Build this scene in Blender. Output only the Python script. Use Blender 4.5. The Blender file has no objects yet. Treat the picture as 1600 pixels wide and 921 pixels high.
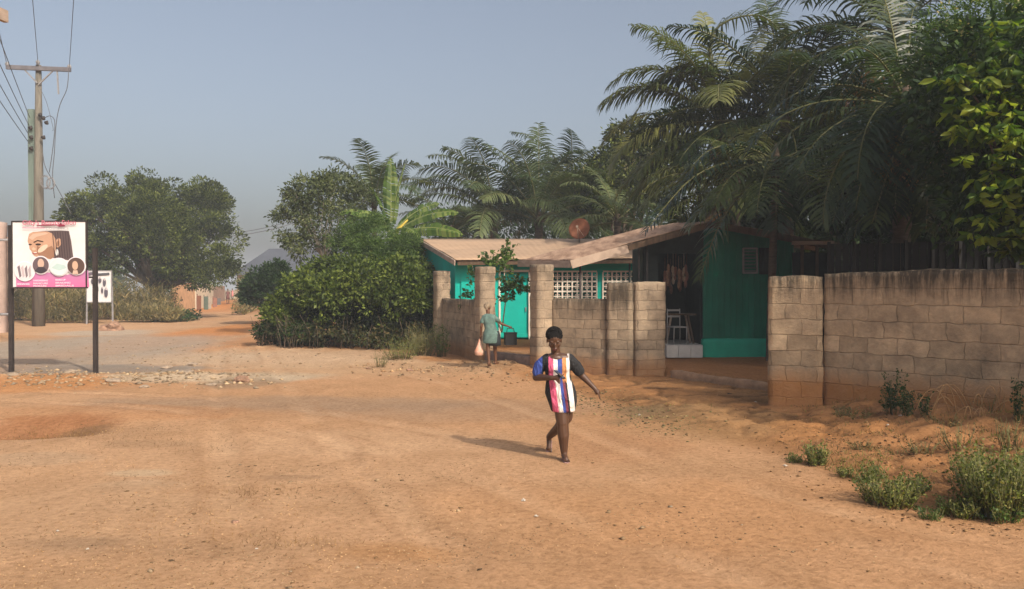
import bpy, bmesh, math, random
import numpy as np
from mathutils import Vector, Matrix, noise as mnoise
R = math.radians
random.seed(7); rs = np.random.RandomState(7)
S = bpy.context.scene
COL = S.collection

# ---------------------------------------------------------------- camera
F = 1250.0; EYE = 2.05
cam = bpy.data.cameras.new('camera'); camo = bpy.data.objects.new('camera', cam); COL.objects.link(camo)
cam.sensor_width = 36; cam.lens = F/1600*36; cam.clip_start = .1; cam.clip_end = 3000
camo.location = (0, 0, EYE); camo.rotation_euler = (R(90-.48), 0, 0)
S.camera = camo
# ---------------------------------------------------------------- world, sun, exposure
SUN_EL = 37.0; SUNV = Vector((.62*.8, -.785*.8, .602)).normalized()
w = bpy.data.worlds.new('World'); S.world = w; w.use_nodes = True
nt = w.node_tree; bg = nt.nodes['Background']
sky = nt.nodes.new('ShaderNodeTexSky'); sky.sky_type = 'NISHITA'; sky.sun_disc = False
sky.sun_elevation = R(SUN_EL); sky.sun_rotation = R(141.7)
sky.air_density = 1.0; sky.dust_density = 7.0; sky.ozone_density = 1.0; sky.altitude = 100
hs = nt.nodes.new('ShaderNodeHueSaturation'); hs.inputs['Saturation'].default_value = .70
nt.links.new(sky.outputs[0], hs.inputs['Color']); nt.links.new(hs.outputs[0], bg.inputs[0])
bg.inputs[1].default_value = .126
sl = bpy.data.lights.new('sun', 'SUN'); sl.energy = 2.95; sl.angle = R(1.2); sl.color = (1, .90, .76)
so = bpy.data.objects.new('sun', sl); COL.objects.link(so); so.location = (20, -25, 30)
so.rotation_euler = SUNV.to_track_quat('Z', 'Y').to_euler()
S.view_settings.view_transform = 'Standard'; S.view_settings.look = 'None'
S.view_settings.exposure = 0.40; S.view_settings.gamma = 1; S.view_settings.use_curve_mapping = False
S.cycles.use_denoising = True
S.cycles.max_bounces = 6; S.cycles.transparent_max_bounces = 6; S.cycles.volume_bounces = 0
S.cycles.diffuse_bounces = 3; S.cycles.glossy_bounces = 2; S.cycles.transmission_bounces = 3

# ---------------------------------------------------------------- helpers
def P(px, py, Y): return Vector(((px-800)/F*Y, Y, EYE-(py-450)/F*Y))
def G(px, py, z=0.):
    Y = (EYE-z)*F/(py-450); return Vector(((px-800)/F*Y, Y, z))
def lin(r, g, b): return tuple((c/255/12.92 if c/255 <= .04045 else ((c/255+.055)/1.055)**2.4) for c in (r, g, b))
def tag(o, label=None, cat=None, group=None, kind=None):
    if label: o['label'] = label
    if cat: o['category'] = cat
    if group: o['group'] = group
    if kind: o['kind'] = kind
    return o
def empty(name, loc=(0, 0, 0), rz=0, label=None, cat=None, group=None):
    o = bpy.data.objects.new(name, None); COL.objects.link(o); o.location = loc; o.rotation_euler = (0, 0, rz)
    o.empty_display_size = .2
    return tag(o, label, cat, group)
class MB:
    def __init__(s): s.v = []; s.f = []; s.m = []; s.sm = []
    def add(s, vs, fs, mi=0, smooth=False):
        n = len(s.v); s.v.extend([tuple(v) for v in vs])
        for f in fs: s.f.append(tuple(i+n for i in f)); s.m.append(mi); s.sm.append(smooth)
    def box(s, c, d, mi=0, rz=0, M=None):
        hx, hy, hz = d[0]/2, d[1]/2, d[2]/2
        vs = [Vector((x, y, z)) for x in (-hx, hx) for y in (-hy, hy) for z in (-hz, hz)]
        T = M if M is not None else Matrix.Translation(c) @ Matrix.Rotation(rz, 4, 'Z')
        s.add([T @ v for v in vs], [(0, 1, 3, 2), (4, 6, 7, 5), (0, 4, 5, 1), (2, 3, 7, 6), (0, 2, 6, 4), (1, 5, 7, 3)], mi)
    def bar(s, a, b, wd, ht=None, mi=0, up=(0, 0, 1)):
        a = Vector(a); b = Vector(b); t = (b-a); L = t.length; t.normalize(); up = Vector(up)
        if abs(t.dot(up)) > .98: up = Vector((0, 1, 0))
        sd = t.cross(up).normalized(); u = sd.cross(t)
        M = Matrix((sd, t, u)).transposed().to_4x4(); M.translation = (a+b)/2
        s.box(None, (wd, L, ht or wd), mi, M=M)
    def tube(s, pts, rad, n=7, mi=0, cap=True):
        pts = [Vector(p) for p in pts]; k = len(pts)
        if not hasattr(rad, '__len__'): rad = [rad]*k
        vs = []; ref = None
        for i, p in enumerate(pts):
            t = (pts[min(i+1, k-1)]-pts[max(i-1, 0)]).normalized()
            if ref is None: ref = Vector((1, 0, 0)) if abs(t.x) < .8 else Vector((0, 1, 0))
            a = t.cross(ref).normalized(); b = t.cross(a); ref = a.cross(t)*1.0
            for j in range(n):
                an = 2*math.pi*j/n; vs.append(p+(a*math.cos(an)+b*math.sin(an))*rad[i])
        fs = [(i*n+j, i*n+(j+1) % n, (i+1)*n+(j+1) % n, (i+1)*n+j) for i in range(k-1) for j in range(n)]
        if cap: fs += [tuple(range(n))[::-1], tuple((k-1)*n+j for j in range(n))]
        s.add(vs, fs, mi, True)
    def ell(s, c, r, nu=16, nv=10, mi=0, M=None):
        vs = []; c = Vector(c)
        for i in range(nv+1):
            th = math.pi*i/nv
            for j in range(nu):
                ph = 2*math.pi*j/nu
                v = Vector((r[0]*math.sin(th)*math.cos(ph), r[1]*math.sin(th)*math.sin(ph), r[2]*math.cos(th)))
                vs.append(c+(M @ v if M else v))
        s.add(vs, [(i*nu+j, (i+1)*nu+j, (i+1)*nu+(j+1) % nu, i*nu+(j+1) % nu) for i in range(nv) for j in range(nu)], mi, True)
    def cap(s, a, b, r0, r1, n=12, mi=0):
        a = Vector(a); b = Vector(b)
        s.tube([a, a.lerp(b, .5), b], [r0, (r0+r1)/2, r1], n, mi); s.ell(a, (r0,)*3, n, 8, mi); s.ell(b, (r1,)*3, n, 8, mi)
    def patch(s, a, b, c, d, nu, nv, fn=None, mi=0, smooth=False):   # a-b bottom edge, d-c top edge
        a, b, c, d = map(Vector, (a, b, c, d)); vs = []
        for j in range(nv+1):
            for i in range(nu+1):
                u = i/nu; v = j/nv; p = a.lerp(b, u).lerp(d.lerp(c, u), v)
                vs.append(p+Vector(fn(u, v)) if fn else p)
        s.add(vs, [(j*(nu+1)+i, j*(nu+1)+i+1, (j+1)*(nu+1)+i+1, (j+1)*(nu+1)+i) for j in range(nv) for i in range(nu)], mi, smooth)
    def prism(s, poly, y0, y1, mi=0):   # polygon in x,z extruded along y
        n = len(poly)
        s.add([(x, y0, z) for x, z in poly]+[(x, y1, z) for x, z in poly],
              [tuple(range(n)), tuple(range(2*n-1, n-1, -1))]+[(i, i+n, (i+1) % n+n, (i+1) % n) for i in range(n)], mi)
    def build(s, name, mats, parent=None, loc=None, rz=0, sol=0):
        me = bpy.data.meshes.new(name); me.from_pydata(s.v, [], s.f)
        if not isinstance(mats, (list, tuple)): mats = [mats]
        for m in mats: me.materials.append(m)
        me.polygons.foreach_set('material_index', s.m); me.polygons.foreach_set('use_smooth', s.sm)
        me.update()
        o = bpy.data.objects.new(name, me); COL.objects.link(o)
        if parent: o.parent = parent
        if loc is not None: o.location = loc
        o.rotation_euler.z = rz
        if sol:
            md = o.modifiers.new('s', 'SOLIDIFY'); md.thickness = sol; md.offset = 0
        return o
def npmesh(name, V, Fq, mat, parent=None, loc=None, smooth=False):
    """V (n,3), Fq (m,4) or (m,3) as one mesh"""
    me = bpy.data.meshes.new(name); k = Fq.shape[1]
    me.vertices.add(len(V)); me.vertices.foreach_set('co', V.astype(np.float32).ravel())
    me.loops.add(Fq.size); me.loops.foreach_set('vertex_index', Fq.astype(np.int32).ravel())
    me.polygons.add(len(Fq)); me.polygons.foreach_set('loop_start', np.arange(0, Fq.size, k, dtype=np.int32))
    me.polygons.foreach_set('loop_total', np.full(len(Fq), k, dtype=np.int32))
    if smooth: me.polygons.foreach_set('use_smooth', np.ones(len(Fq), dtype=bool))
    me.update(calc_edges=True); me.validate()
    me.materials.append(mat)
    o = bpy.data.objects.new(name, me); COL.objects.link(o)
    if parent: o.parent = parent
    if loc is not None: o.location = loc
    return o
def bake(o):
    dg = bpy.context.evaluated_depsgraph_get(); dg.update()
    me = bpy.data.meshes.new_from_object(o.evaluated_get(dg)); o.modifiers.clear(); o.data = me
    return o
def fuse(o, vox, it=4, fac=.5):
    m = o.modifiers.new('r', 'REMESH'); m.mode = 'VOXEL'; m.voxel_size = vox; m.use_smooth_shade = True
    m = o.modifiers.new('s', 'SMOOTH'); m.iterations = it; m.factor = fac
    return bake(o)
# numpy value noise
def _h(ix, iy, s):
    n = (ix*374761393+iy*668265263+s*982451653) & 0xffffffff
    n = ((n ^ (n >> 13))*1274126177) & 0xffffffff
    return ((n ^ (n >> 16)) & 0xffff)/65535.
def vn(x, y, s=0):
    x = np.asarray(x, float); y = np.asarray(y, float)
    ix = np.floor(x).astype(np.int64); iy = np.floor(y).astype(np.int64); fx = x-ix; fy = y-iy
    fx = fx*fx*(3-2*fx); fy = fy*fy*(3-2*fy)
    return (_h(ix, iy, s)*(1-fx)+_h(ix+1, iy, s)*fx)*(1-fy)+(_h(ix, iy+1, s)*(1-fx)+_h(ix+1, iy+1, s)*fx)*fy
def fbm(x, y, s=0, o=4):
    r = 0; a = .5; t = 0
    for i in range(o): r = r+a*vn(x*2**i+i*17.3, y*2**i-i*9.1, s+i); t += a; a *= .5
    return r/t-.5
def ss(a, b, x): t = np.clip((x-a)/(b-a), 0, 1); return t*t*(3-2*t)

# ---------------------------------------------------------------- materials
def mat(name):
    m = bpy.data.materials.new(name); m.use_nodes = True
    nt = m.node_tree; return m, nt, nt.nodes, nt.links, nt.nodes['Principled BSDF']
def N(ns, t, **k):
    n = ns.new('ShaderNode'+t)
    for a, b in k.items():
        if a in ('ins',):
            for c, d in b.items(): n.inputs[c].default_value = d
        else: setattr(n, a, b)
    return n
def ramp(ns, stops, interp='LINEAR'):
    r = ns.new('ShaderNodeValToRGB'); r.color_ramp.interpolation = interp
    e = r.color_ramp.elements
    while len(e) < len(stops): e.new(.5)
    for i, (p, c) in enumerate(stops): e[i].position = p; e[i].color = (*c, 1)
    return r
def mixc(ns, ls, f, a, b, mode='MIX'):
    m = ns.new('ShaderNodeMix'); m.data_type = 'RGBA'; m.blend_type = mode
    for s, x in ((0, f), (6, a), (7, b)):
        if hasattr(x, 'is_linked') or hasattr(x, 'links'): ls.new(x, m.inputs[s])
        elif isinstance(x, tuple): m.inputs[s].default_value = (*x, 1)[:4]
        else: m.inputs[s].default_value = x
    return m.outputs[2]
def plain(name, c, rough=.8, var=.18, scale=3., bump=.0, metal=0, c2=None, stretch=(1, 1, 1), spec=.3):
    m, nt, ns, ls, b = mat(name)
    tc = N(ns, 'TexCoord'); mp = N(ns, 'Mapping'); mp.inputs['Scale'].default_value = stretch
    ls.new(tc.outputs['Object'], mp.inputs[0])
    nz = N(ns, 'TexNoise', ins={'Scale': scale, 'Detail': 8, 'Roughness': .65}); ls.new(mp.outputs[0], nz.inputs['Vector'])
    c2 = c2 or tuple(x*(1-var*1.8) for x in c); c1 = c if c2 != c else c
    r = ramp(ns, [(.3, c2), (.7, tuple(min(1, x*(1+var*.5)) for x in c1))]); ls.new(nz.outputs[0], r.inputs[0])
    ls.new(r.outputs[0], b.inputs['Base Color']); b.inputs['Roughness'].default_value = rough; b.inputs['Metallic'].default_value = metal
    b.inputs['Specular IOR Level'].default_value = spec
    if bump:
        n2 = N(ns, 'TexNoise', ins={'Scale': scale*8, 'Detail': 6}); ls.new(mp.outputs[0], n2.inputs['Vector'])
        bp = N(ns, 'Bump', ins={'Strength': bump, 'Distance': .02}); ls.new(n2.outputs[0], bp.inputs['Height']); ls.new(bp.outputs[0], b.inputs['Normal'])
    return m
def leafmat(name, cs, tr=.3, rough=.5, spec=.2, obj=0, nsc=.9, lo=.62, hi=1.2):
    m, nt, ns, ls, b = mat(name)
    g = N(ns, 'NewGeometry'); n = len(cs)
    r = ramp(ns, [(i/(n-1)*.96+.02, c) for i, c in enumerate(cs)]); fac = g.outputs['Random Per Island']
    if obj:
        oi = N(ns, 'ObjectInfo'); ma = N(ns, 'Math', operation='MULTIPLY'); ma.inputs[1].default_value = 1-obj; mb_ = N(ns, 'Math', operation='MULTIPLY_ADD'); mb_.inputs[1].default_value = obj
        ls.new(fac, ma.inputs[0]); ls.new(oi.outputs['Random'], mb_.inputs[0]); ls.new(ma.outputs[0], mb_.inputs[2]); fac = mb_.outputs[0]
    ls.new(fac, r.inputs[0])
    col = r.outputs[0]
    tc = N(ns, 'TexCoord'); nz = N(ns, 'TexNoise', ins={'Scale': nsc, 'Detail': 4}); ls.new(tc.outputs['Object'], nz.inputs['Vector'])
    r2 = ramp(ns, [(.38, (lo, lo*1.06, lo)), (.62, (hi, hi*.96, hi*.8))]); ls.new(nz.outputs[0], r2.inputs[0])
    col = mixc(ns, ls, 1., col, r2.outputs[0], 'MULTIPLY')
    ls.new(col, b.inputs['Base Color']); b.inputs['Roughness'].default_value = rough; b.inputs['Specular IOR Level'].default_value = spec
    t = N(ns, 'BsdfTranslucent'); tcl = mixc(ns, ls, 1., col, (1.3, 1.5, .5), 'MULTIPLY'); ls.new(tcl, t.inputs[0])
    mx = N(ns, 'MixShader'); mx.inputs[0].default_value = tr
    ls.new(b.outputs[0], mx.inputs[1]); ls.new(t.outputs[0], mx.inputs[2]); ls.new(mx.outputs[0], ns['Material Output'].inputs[0])
    return m
def blockmat(name, c, top=2.3, base=0., stain=.55, soil=.55, bw=.46, bh=.225, mort=.55, seed=0.):
    m, nt, ns, ls, b = mat(name)
    tc = N(ns, 'TexCoord'); sp = N(ns, 'SeparateXYZ'); ls.new(tc.outputs['Object'], sp.inputs[0])
    ad = N(ns, 'Math', operation='ADD'); ls.new(sp.outputs[0], ad.inputs[0]); ls.new(sp.outputs[1], ad.inputs[1])
    cb = N(ns, 'CombineXYZ'); ls.new(ad.outputs[0], cb.inputs[0]); ls.new(sp.outputs[2], cb.inputs[1])
    # wobble so that courses are not ruler straight
    wn = N(ns, 'TexNoise', ins={'Scale': 3.5, 'Detail': 4}); ls.new(tc.outputs['Object'], wn.inputs['Vector'])
    wv = N(ns, 'VectorMath', operation='MULTIPLY_ADD'); wv.inputs[1].default_value = (.13, .085, 0)
    ls.new(wn.outputs['Color'], wv.inputs[0]); ls.new(cb.outputs[0], wv.inputs[2])
    bk = N(ns, 'TexBrick', ins={'Scale': 1., 'Brick Width': bw, 'Row Height': bh, 'Mortar Size': .011, 'Mortar Smooth': 1., 'Bias': 0.,
           'Color1': (*[x*.72 for x in c], 1), 'Color2': (*[x*1.22 for x in c], 1), 'Mortar': (*[x*mort for x in c], 1)})
    ls.new(wv.outputs[0], bk.inputs[0])
    nz = N(ns, 'TexNoise', ins={'Scale': 2.2, 'Detail': 10, 'Roughness': .7}); ls.new(tc.outputs['Object'], nz.inputs['Vector'])
    r = ramp(ns, [(.3, (.48, .48, .50)), (.7, (1.32, 1.28, 1.22))]); ls.new(nz.outputs[0], r.inputs[0])
    col = mixc(ns, ls, 1., bk.outputs[0], r.outputs[0], 'MULTIPLY')
    # rendered patches that hide joints
    pn = N(ns, 'TexNoise', ins={'Scale': 1.3, 'Detail': 5}); ls.new(tc.outputs['Object'], pn.inputs['Vector'])
    pr = ramp(ns, [(.46, (0, 0, 0)), (.56, (.85, .85, .85))]); ls.new(pn.outputs[0], pr.inputs[0])
    col = mixc(ns, ls, pr.outputs[0], col, mixc(ns, ls, 1., tuple(x*1.02 for x in c), r.outputs[0], 'MULTIPLY'))
    # dark mould streaks from the top
    st = N(ns, 'Mapping'); st.inputs['Scale'].default_value = (8, 8, .7); ls.new(tc.outputs['Object'], st.inputs[0])
    sn = N(ns, 'TexNoise', ins={'Scale': 1.2, 'Detail': 8, 'Roughness': .7}); ls.new(st.outputs[0], sn.inputs['Vector'])
    mr = N(ns, 'MapRange', ins={1: top-1.0, 2: top-.05, 3: 0., 4: 1.}); ls.new(sp.outputs[2], mr.inputs[0])
    mu = N(ns, 'Math', operation='MULTIPLY'); ls.new(mr.outputs[0], mu.inputs[0]); ls.new(sn.outputs[0], mu.inputs[1])
    sr = ramp(ns, [(.30, (0, 0, 0)), (.52, (stain,)*3)]); ls.new(mu.outputs[0], sr.inputs[0])
    col = mixc(ns, ls, sr.outputs[0], col, (.045, .038, .03))
    # red soil splash at the foot
    mr2 = N(ns, 'MapRange', ins={1: base+.75, 2: base+.05, 3: 0., 4: 1.}); ls.new(sp.outputs[2], mr2.inputs[0])
    a2 = N(ns, 'Math', operation='MULTIPLY_ADD'); a2.inputs[1].default_value = .9; a2.inputs[2].default_value = -.38
    ls.new(nz.outputs[0], a2.inputs[0]); a3 = N(ns, 'Math', operation='ADD'); ls.new(a2.outputs[0], a3.inputs[0]); ls.new(mr2.outputs[0], a3.inputs[1])
    r3 = ramp(ns, [(.35, (0, 0, 0)), (.85, (soil,)*3)]); ls.new(a3.outputs[0], r3.inputs[0])
    col = mixc(ns, ls, r3.outputs[0], col, (.36, .15, .045))
    ls.new(col, b.inputs['Base Color']); b.inputs['Roughness'].default_value = .95; b.inputs['Specular IOR Level'].default_value = .1
    ml = N(ns, 'Math', operation='MULTIPLY_ADD'); ml.inputs[1].default_value = -.5
    ls.new(bk.outputs['Fac'], ml.inputs[0]); 
    n2 = N(ns, 'TexNoise', ins={'Scale': 22., 'Detail': 8, 'Roughness': .7}); ls.new(tc.outputs['Object'], n2.inputs['Vector']); ls.new(n2.outputs[0], ml.inputs[2])
    bp = N(ns, 'Bump', ins={'Strength': .9, 'Distance': .03}); ls.new(ml.outputs[0], bp.inputs['Height']); ls.new(bp.outputs[0], b.inputs['Normal'])
    return m
M = {}
M['block'] = blockmat('grey_block', (.46, .345, .23), top=2.28, base=.22, stain=.9, soil=.8, mort=.66, bw=.47, bh=.26)
M['block_far'] = blockmat('sandy_block', (.38, .295, .21), top=2.65, base=.0, stain=.5, soil=.6)
M['block_low'] = blockmat('low_wall_block', (.35, .275, .195), top=1.85, base=.0, stain=.75, soil=.6)
M['teal'] = plain('teal_paint', (.0, .46, .37), .7, .12, 1.2, .1)
M['teal_shaded'] = plain('shaded_teal_paint', (.0, .25, .20), .7, .15, 1.2, .1)  # house teal darkened to carry the shade inside the porch
M['green'] = plain('green_boards', (.002, .19, .115), .6, .3, 1.4, .1, stretch=(1, 1, .35))
M['green_base'] = plain('green_plinth', (.02, .42, .28), .8, .12, 3, .2)
M['dark_board'] = plain('dark_boards', (.02, .028, .026), .8, .3, 3, .1)
M['cream'] = plain('cream_paint', (.80, .72, .60), .8, .1, 3)
M['roof'] = plain('weathered_roof_sheet', (.42, .28, .18), .85, .22, .7, .15, c2=(.31, .215, .145), stretch=(1, 1.6, 1))
M['rust'] = plain('rusty_sheet', (.37, .25, .175), .8, .3, 1.5, .3, c2=(.15, .085, .055), stretch=(2.5, .7, 1))
M['fascia'] = plain('weathered_fascia', (.42, .32, .25), .85, .25, 2.5, .2, stretch=(.4, 1, 3))
M['wood'] = plain('brown_wood', (.12, .075, .045), .85, .3, 4, .2, stretch=(3, 3, .5))
M['darksteel'] = plain('dark_steel', (.045, .035, .032), .6, .3, 5)
M['steel'] = plain('grey_steel', (.28, .27, .27), .6, .2, 5)
M['fence'] = plain('dark_metal_sheet', (.014, .014, .015), .6, .3, 2)
M['pole'] = plain('weathered_pole', (.17, .15, .12), .9, .25, 2, .3, stretch=(4, 4, .4))
M['pole_green'] = plain('green_grey_pole', (.15, .195, .165), .9, .3, 1.2, .2, stretch=(4, 4, .3))
M['wire'] = plain('wire', (.10, .10, .105), .7, .1)
M['white'] = plain('white_enamel', (.70, .68, .68), .5, .06)
M['tile'] = plain('white_tile', (.62, .60, .57), .4, .1, 6)
M['bark'] = plain('bark', (.16, .12, .085), .95, .35, 5, .5, stretch=(2, 2, .6))
M['bark_pale'] = plain('pale_bark', (.36, .31, .25), .95, .2, 5, .3)
M['palm_bark'] = plain('palm_bark', (.12, .085, .06), .95, .35, 4, .6, stretch=(1, 1, 5))
M['dry'] = leafmat('dry_leaf', [(.12, .065, .03), (.24, .135, .06), (.34, .21, .10)], .15)
M['drygrass'] = leafmat('dry_grass', [(.10, .10, .04), (.22, .18, .09), (.34, .26, .14)], .25)
M['grass'] = leafmat('green_grass', [(.06, .085, .02), (.15, .18, .045), (.30, .28, .11)], .3)
M['neem'] = leafmat('neem_leaf', [(.016, .028, .007), (.065, .088, .020), (.15, .175, .05)], .25, nsc=.75, lo=.38, hi=1.45)
M['bush'] = leafmat('bush_leaf', [(.020, .038, .008), (.080, .118, .022), (.19, .235, .06)], .3)
M['bushdark'] = leafmat('dark_bush_leaf', [(.014, .034, .012), (.030, .060, .020), (.05, .09, .03)], .25)
M['greyleaf'] = leafmat('grey_green_leaf', [(.035, .05, .022), (.085, .11, .048), (.14, .16, .08)], .2)
M['fern'] = leafmat('fern_green', [(.035, .07, .018), (.07, .125, .030), (.12, .18, .05)], .3)
M['bigleaf'] = leafmat('broad_leaf', [(.030, .070, .012), (.085, .15, .02), (.30, .36, .06)], .4, .4)
M['shadeleaf'] = leafmat('shaded_leaf', [(.005, .013, .004), (.011, .024, .007), (.024, .042, .012)], .2)  # leaf greens darkened so the colour itself holds the inner shade
M['flower'] = leafmat('pale_blossom', [(.30, .26, .14), (.42, .36, .22), (.5, .44, .3)], .3)
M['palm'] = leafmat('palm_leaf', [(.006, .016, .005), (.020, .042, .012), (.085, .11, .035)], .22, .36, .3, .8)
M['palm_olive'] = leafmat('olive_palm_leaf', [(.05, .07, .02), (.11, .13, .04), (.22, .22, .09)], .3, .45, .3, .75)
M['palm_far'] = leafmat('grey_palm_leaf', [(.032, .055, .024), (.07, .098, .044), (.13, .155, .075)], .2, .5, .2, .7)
M['banana'] = leafmat('banana_leaf', [(.05, .10, .02), (.10, .165, .035), (.17, .22, .07)], .35, .45)
M['yellow'] = plain('yellow_sheath', (.50, .38, .06), .7, .2)
M['rachis'] = plain('frond_stalk', (.13, .13, .045), .6, .2)
M['skin'] = plain('dark_skin', (.085, .040, .022), .45, .1, 8, spec=.5)
M['hair'] = plain('black_hair', (.008, .007, .007), .9, .2, 60, .8)
# ---------------------------------------------------------------- ground
LINE = np.array([(-8, 38), (-2.6, 27), (-.6, 22), (.85, 19.5), (2.2, 18.6), (3.45, 18.35), (3.6, 17.72), (5.05, 15.4), (5.2, 13.5), (7.2, 11.1), (9.5, 8.5), (26, -10)], float)
def behind(x, y):      # signed distance to the wall line, positive in the yard behind it
    d = np.full(np.shape(x), 1e9); sg = np.ones(np.shape(x))
    for (x0, y0), (x1, y1) in zip(LINE[:-1], LINE[1:]):
        vx, vy = x1-x0, y1-y0; t = np.clip(((x-x0)*vx+(y-y0)*vy)/(vx*vx+vy*vy), 0, 1)
        dx, dy = x-(x0+t*vx), y-(y0+t*vy); dd = np.hypot(dx, dy); cr = vx*dy-vy*dx
        m = dd < d-1e-9; d = np.where(m, dd, d); sg = np.where(m, np.sign(cr), sg)
    return d*sg
ROADR = np.array([(7.2, 3.5), (4.35, 6.75), (3.45, 7.95), (3.2, 9.6), (2.1, 12.4), (1.2, 15.2), (.2, 18.2), (-2.0, 21.6), (-6.5, 25.2), (-9.5, 30), (-11, 40)], float)
def roadside(x, y):    # positive to the right of the road edge
    return x-np.interp(y, ROADR[:, 1], ROADR[:, 0])
TR = []
def _tr(pts, off=0):
    q = [G(a, b) for a, b in pts]; p = np.array([(v.x, v.y) for v in q]); t_ = np.linspace(0, 1, len(p)); tt = np.linspace(0, 1, 28)
    c_ = np.stack([np.interp(tt, t_, p[:, 0]), np.interp(tt, t_, p[:, 1])], 1)
    for _ in range(3): c_[1:-1] = (c_[:-2]+2*c_[1:-1]+c_[2:])/4
    d_ = np.gradient(c_, axis=0); d_ /= np.linalg.norm(d_, axis=1, keepdims=True); c_ = c_+np.stack([-d_[:, 1], d_[:, 0]], 1)*off; TR.append(c_)
for o_ in (0, 1.35): _tr([(1560, 912), (1150, 800), (900, 725), (650, 668), (400, 628), (150, 614), (-200, 610)], o_)
for o_ in (0, 1.4): _tr([(760, 912), (600, 780), (500, 670), (440, 590), (400, 530), (375, 497)], o_)
_tr([(1700, 880), (1250, 790), (1000, 712), (820, 640), (700, 600), (560, 570), (440, 545)], 0)
def trk(x, y, c_):
    d = np.full(np.shape(x), 9.)
    for (x0, y0), (x1, y1) in zip(c_[:-1], c_[1:]):
        vx, vy = x1-x0, y1-y0; t = np.clip(((x-x0)*vx+(y-y0)*vy)/(vx*vx+vy*vy), 0, 1); d = np.minimum(d, np.hypot(x-(x0+t*vx), y-(y0+t*vy)))
    return d+.10*(vn(np.asarray(x)/.5, np.asarray(y)/.5, 77)-.5)
def H(x, y):
    x = np.asarray(x, float); y = np.asarray(y, float)
    r = np.hypot(x, y); near = 1-ss(25, 60, r)
    h = .05*fbm(x/3.1, y/3.1, 3, 3)*2
    b = behind(x, y); rd = roadside(x, y)
    rd = rd+.5*fbm(x/1.3, y/1.3, 21, 4)
    verge = ss(0, .9, rd)*(1-ss(-.2, .1, b))*(y < 22)
    right = ss(3.6, 6.8, x)*(1-ss(12.2, 13.6, y))
    lump = np.abs(fbm(x/.9, y/.9, 11, 6))*2.6
    h = h+verge*(.03+.17*right+(.03+.27*right)*(lump-.3))
    h = h+verge*right*.10*ss(.0, .12, rd)+verge*.05*ss(.02,.10,np.abs(fbm(x/.8, y/.6, 13, 4)))
    cr = np.abs(fbm(x/1.7+4, y/1.1, 31, 4)); h = h-verge*(.3+.7*right)*.10*(1-ss(0, .035, cr))
    # yard behind the walls
    yz = .36-.12*ss(2.2, 3.8, x)
    h = np.where(b > 0, h*.3+yz*ss(0., .12, b)+0*x, h)
    # sill approach
    h = h+.15*np.exp(-(((x-.1)/1.3)**2+((y-20.3)/1.3)**2))*(b <= 0)
    for pl_ in TR:
        d_ = trk(x, y, pl_); h = h-.018*np.exp(-(d_/.13)**2)+.010*np.exp(-((np.abs(d_)-.24)/.07)**2)
    # eroded hollow at left
    c = G(40, 668); dx = (x-c.x)/1.5; dy = (y-c.y)/.75; d2 = dx*dx+dy*dy+.8*fbm(x*1.3, y*1.3, 5)
    h = h-.22*np.exp(-d2*1.1)
    # broken rubble ridge near the sign, concrete apron
    for (px, py, rx, ry, a) in ((330, 592, 1.7, .45, .10), (60, 590, 2.6, .5, .08), (420, 545, 2.5, 1.2, .10), (175, 530, 1.6, 1.2, .10), (560, 560, 2.5, 1., .06)):
        c = G(px, py); h = h+a*np.exp(-(((x-c.x)/rx)**2+((y-c.y)/ry)**2))*(.5+1.3*np.abs(fbm(x*1.6, y*1.6, 9))*2)
    h = h+near*.013*fbm(x*1.9, y*1.9, 15, 4)*(1+2*ss(0, .6, rd))
    h = h+near*.010*fbm(x*7, y*7, 16, 2)*(.35+1.4*ss(0, .6, rd)+.5*ss(-2, -6, x))
    # earth rising to both sides far back (verges of the lane)
    h = h+.5*ss(0, 4, np.abs(x+24+.14*(y-60)*0)-9)*ss(48, 75, y)*0
    return h
def Hs(x, y): return float(H(np.array([x]), np.array([y]))[0])
def grow(a, b, s, k=1.09):
    o = [a]; st = s
    while o[-1] < b: st *= k; o.append(o[-1]+st)
    return o[1:]
xs = np.concatenate([-np.array(grow(14, 700, .1, 1.10))[::-1], np.arange(-14, 10, .075), np.array(grow(10, 700, .1, 1.10))])
ys = np.concatenate([-np.array(grow(1, 120, .3, 1.15))[::-1], np.arange(-1, 4.5, .25), np.arange(4.5, 24, .07), np.array(grow(24, 900, .1, 1.045))])
X, Y = np.meshgrid(xs, ys); Z = H(X, Y)
# ground colour by place, with some shade painted into it
base = np.array([.60, .335, .175]); col = np.ones(X.shape+(3,))*base
def put(mask, c):
    global col; col = col*(1-mask[..., None])+np.array(c)*mask[..., None]
n1 = fbm(X/2.3, Y/2.3, 41, 5)*2; n2 = fbm(X/.7, Y/.7, 43, 5)*2; n3 = fbm(X/7, Y/3, 47, 4)*2
wl_ = 1-ss(-3, 4, X); put(ss(-.1, .5, n3)*.5, (.62, .37, .205)); put(wl_*.55, (.65, .41, .245))
put(ss(.0, .5, -n3)*.45, (.54, .28, .13))
put(ss(.05, .45, n2+n1*.5)*.35, (.47, .27, .14))
rd = roadside(X, Y)+.4*n2*.5; b = behind(X, Y)
put(ss(-.2, .5, rd)*.8, (.46, .215, .085)); put(ss(-.2, .5, rd)*ss(0, .35, n1)*.6, (.31, .165, .075))
put(ss(0., .25, b)*.85, (.44, .20, .085))
def splat(px, py, rx, ry, c, a, rag=.8):
    g = G(px, py); sx = rx*g.y/F; sy = ry*g.y**2/(EYE*F)
    d = ((X-g.x)/sx)**2+((Y-g.y)/sy)**2
    put(a*(1-ss(.35, 1.3, d+rag*(n1*.6+n2*.7))), c)
splat(80, 545, 230, 30, (.45, .355, .27), .9)       # bare concrete-like apron behind the sign
splat(260, 560, 150, 16, (.56, .43, .32), .7)
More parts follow.
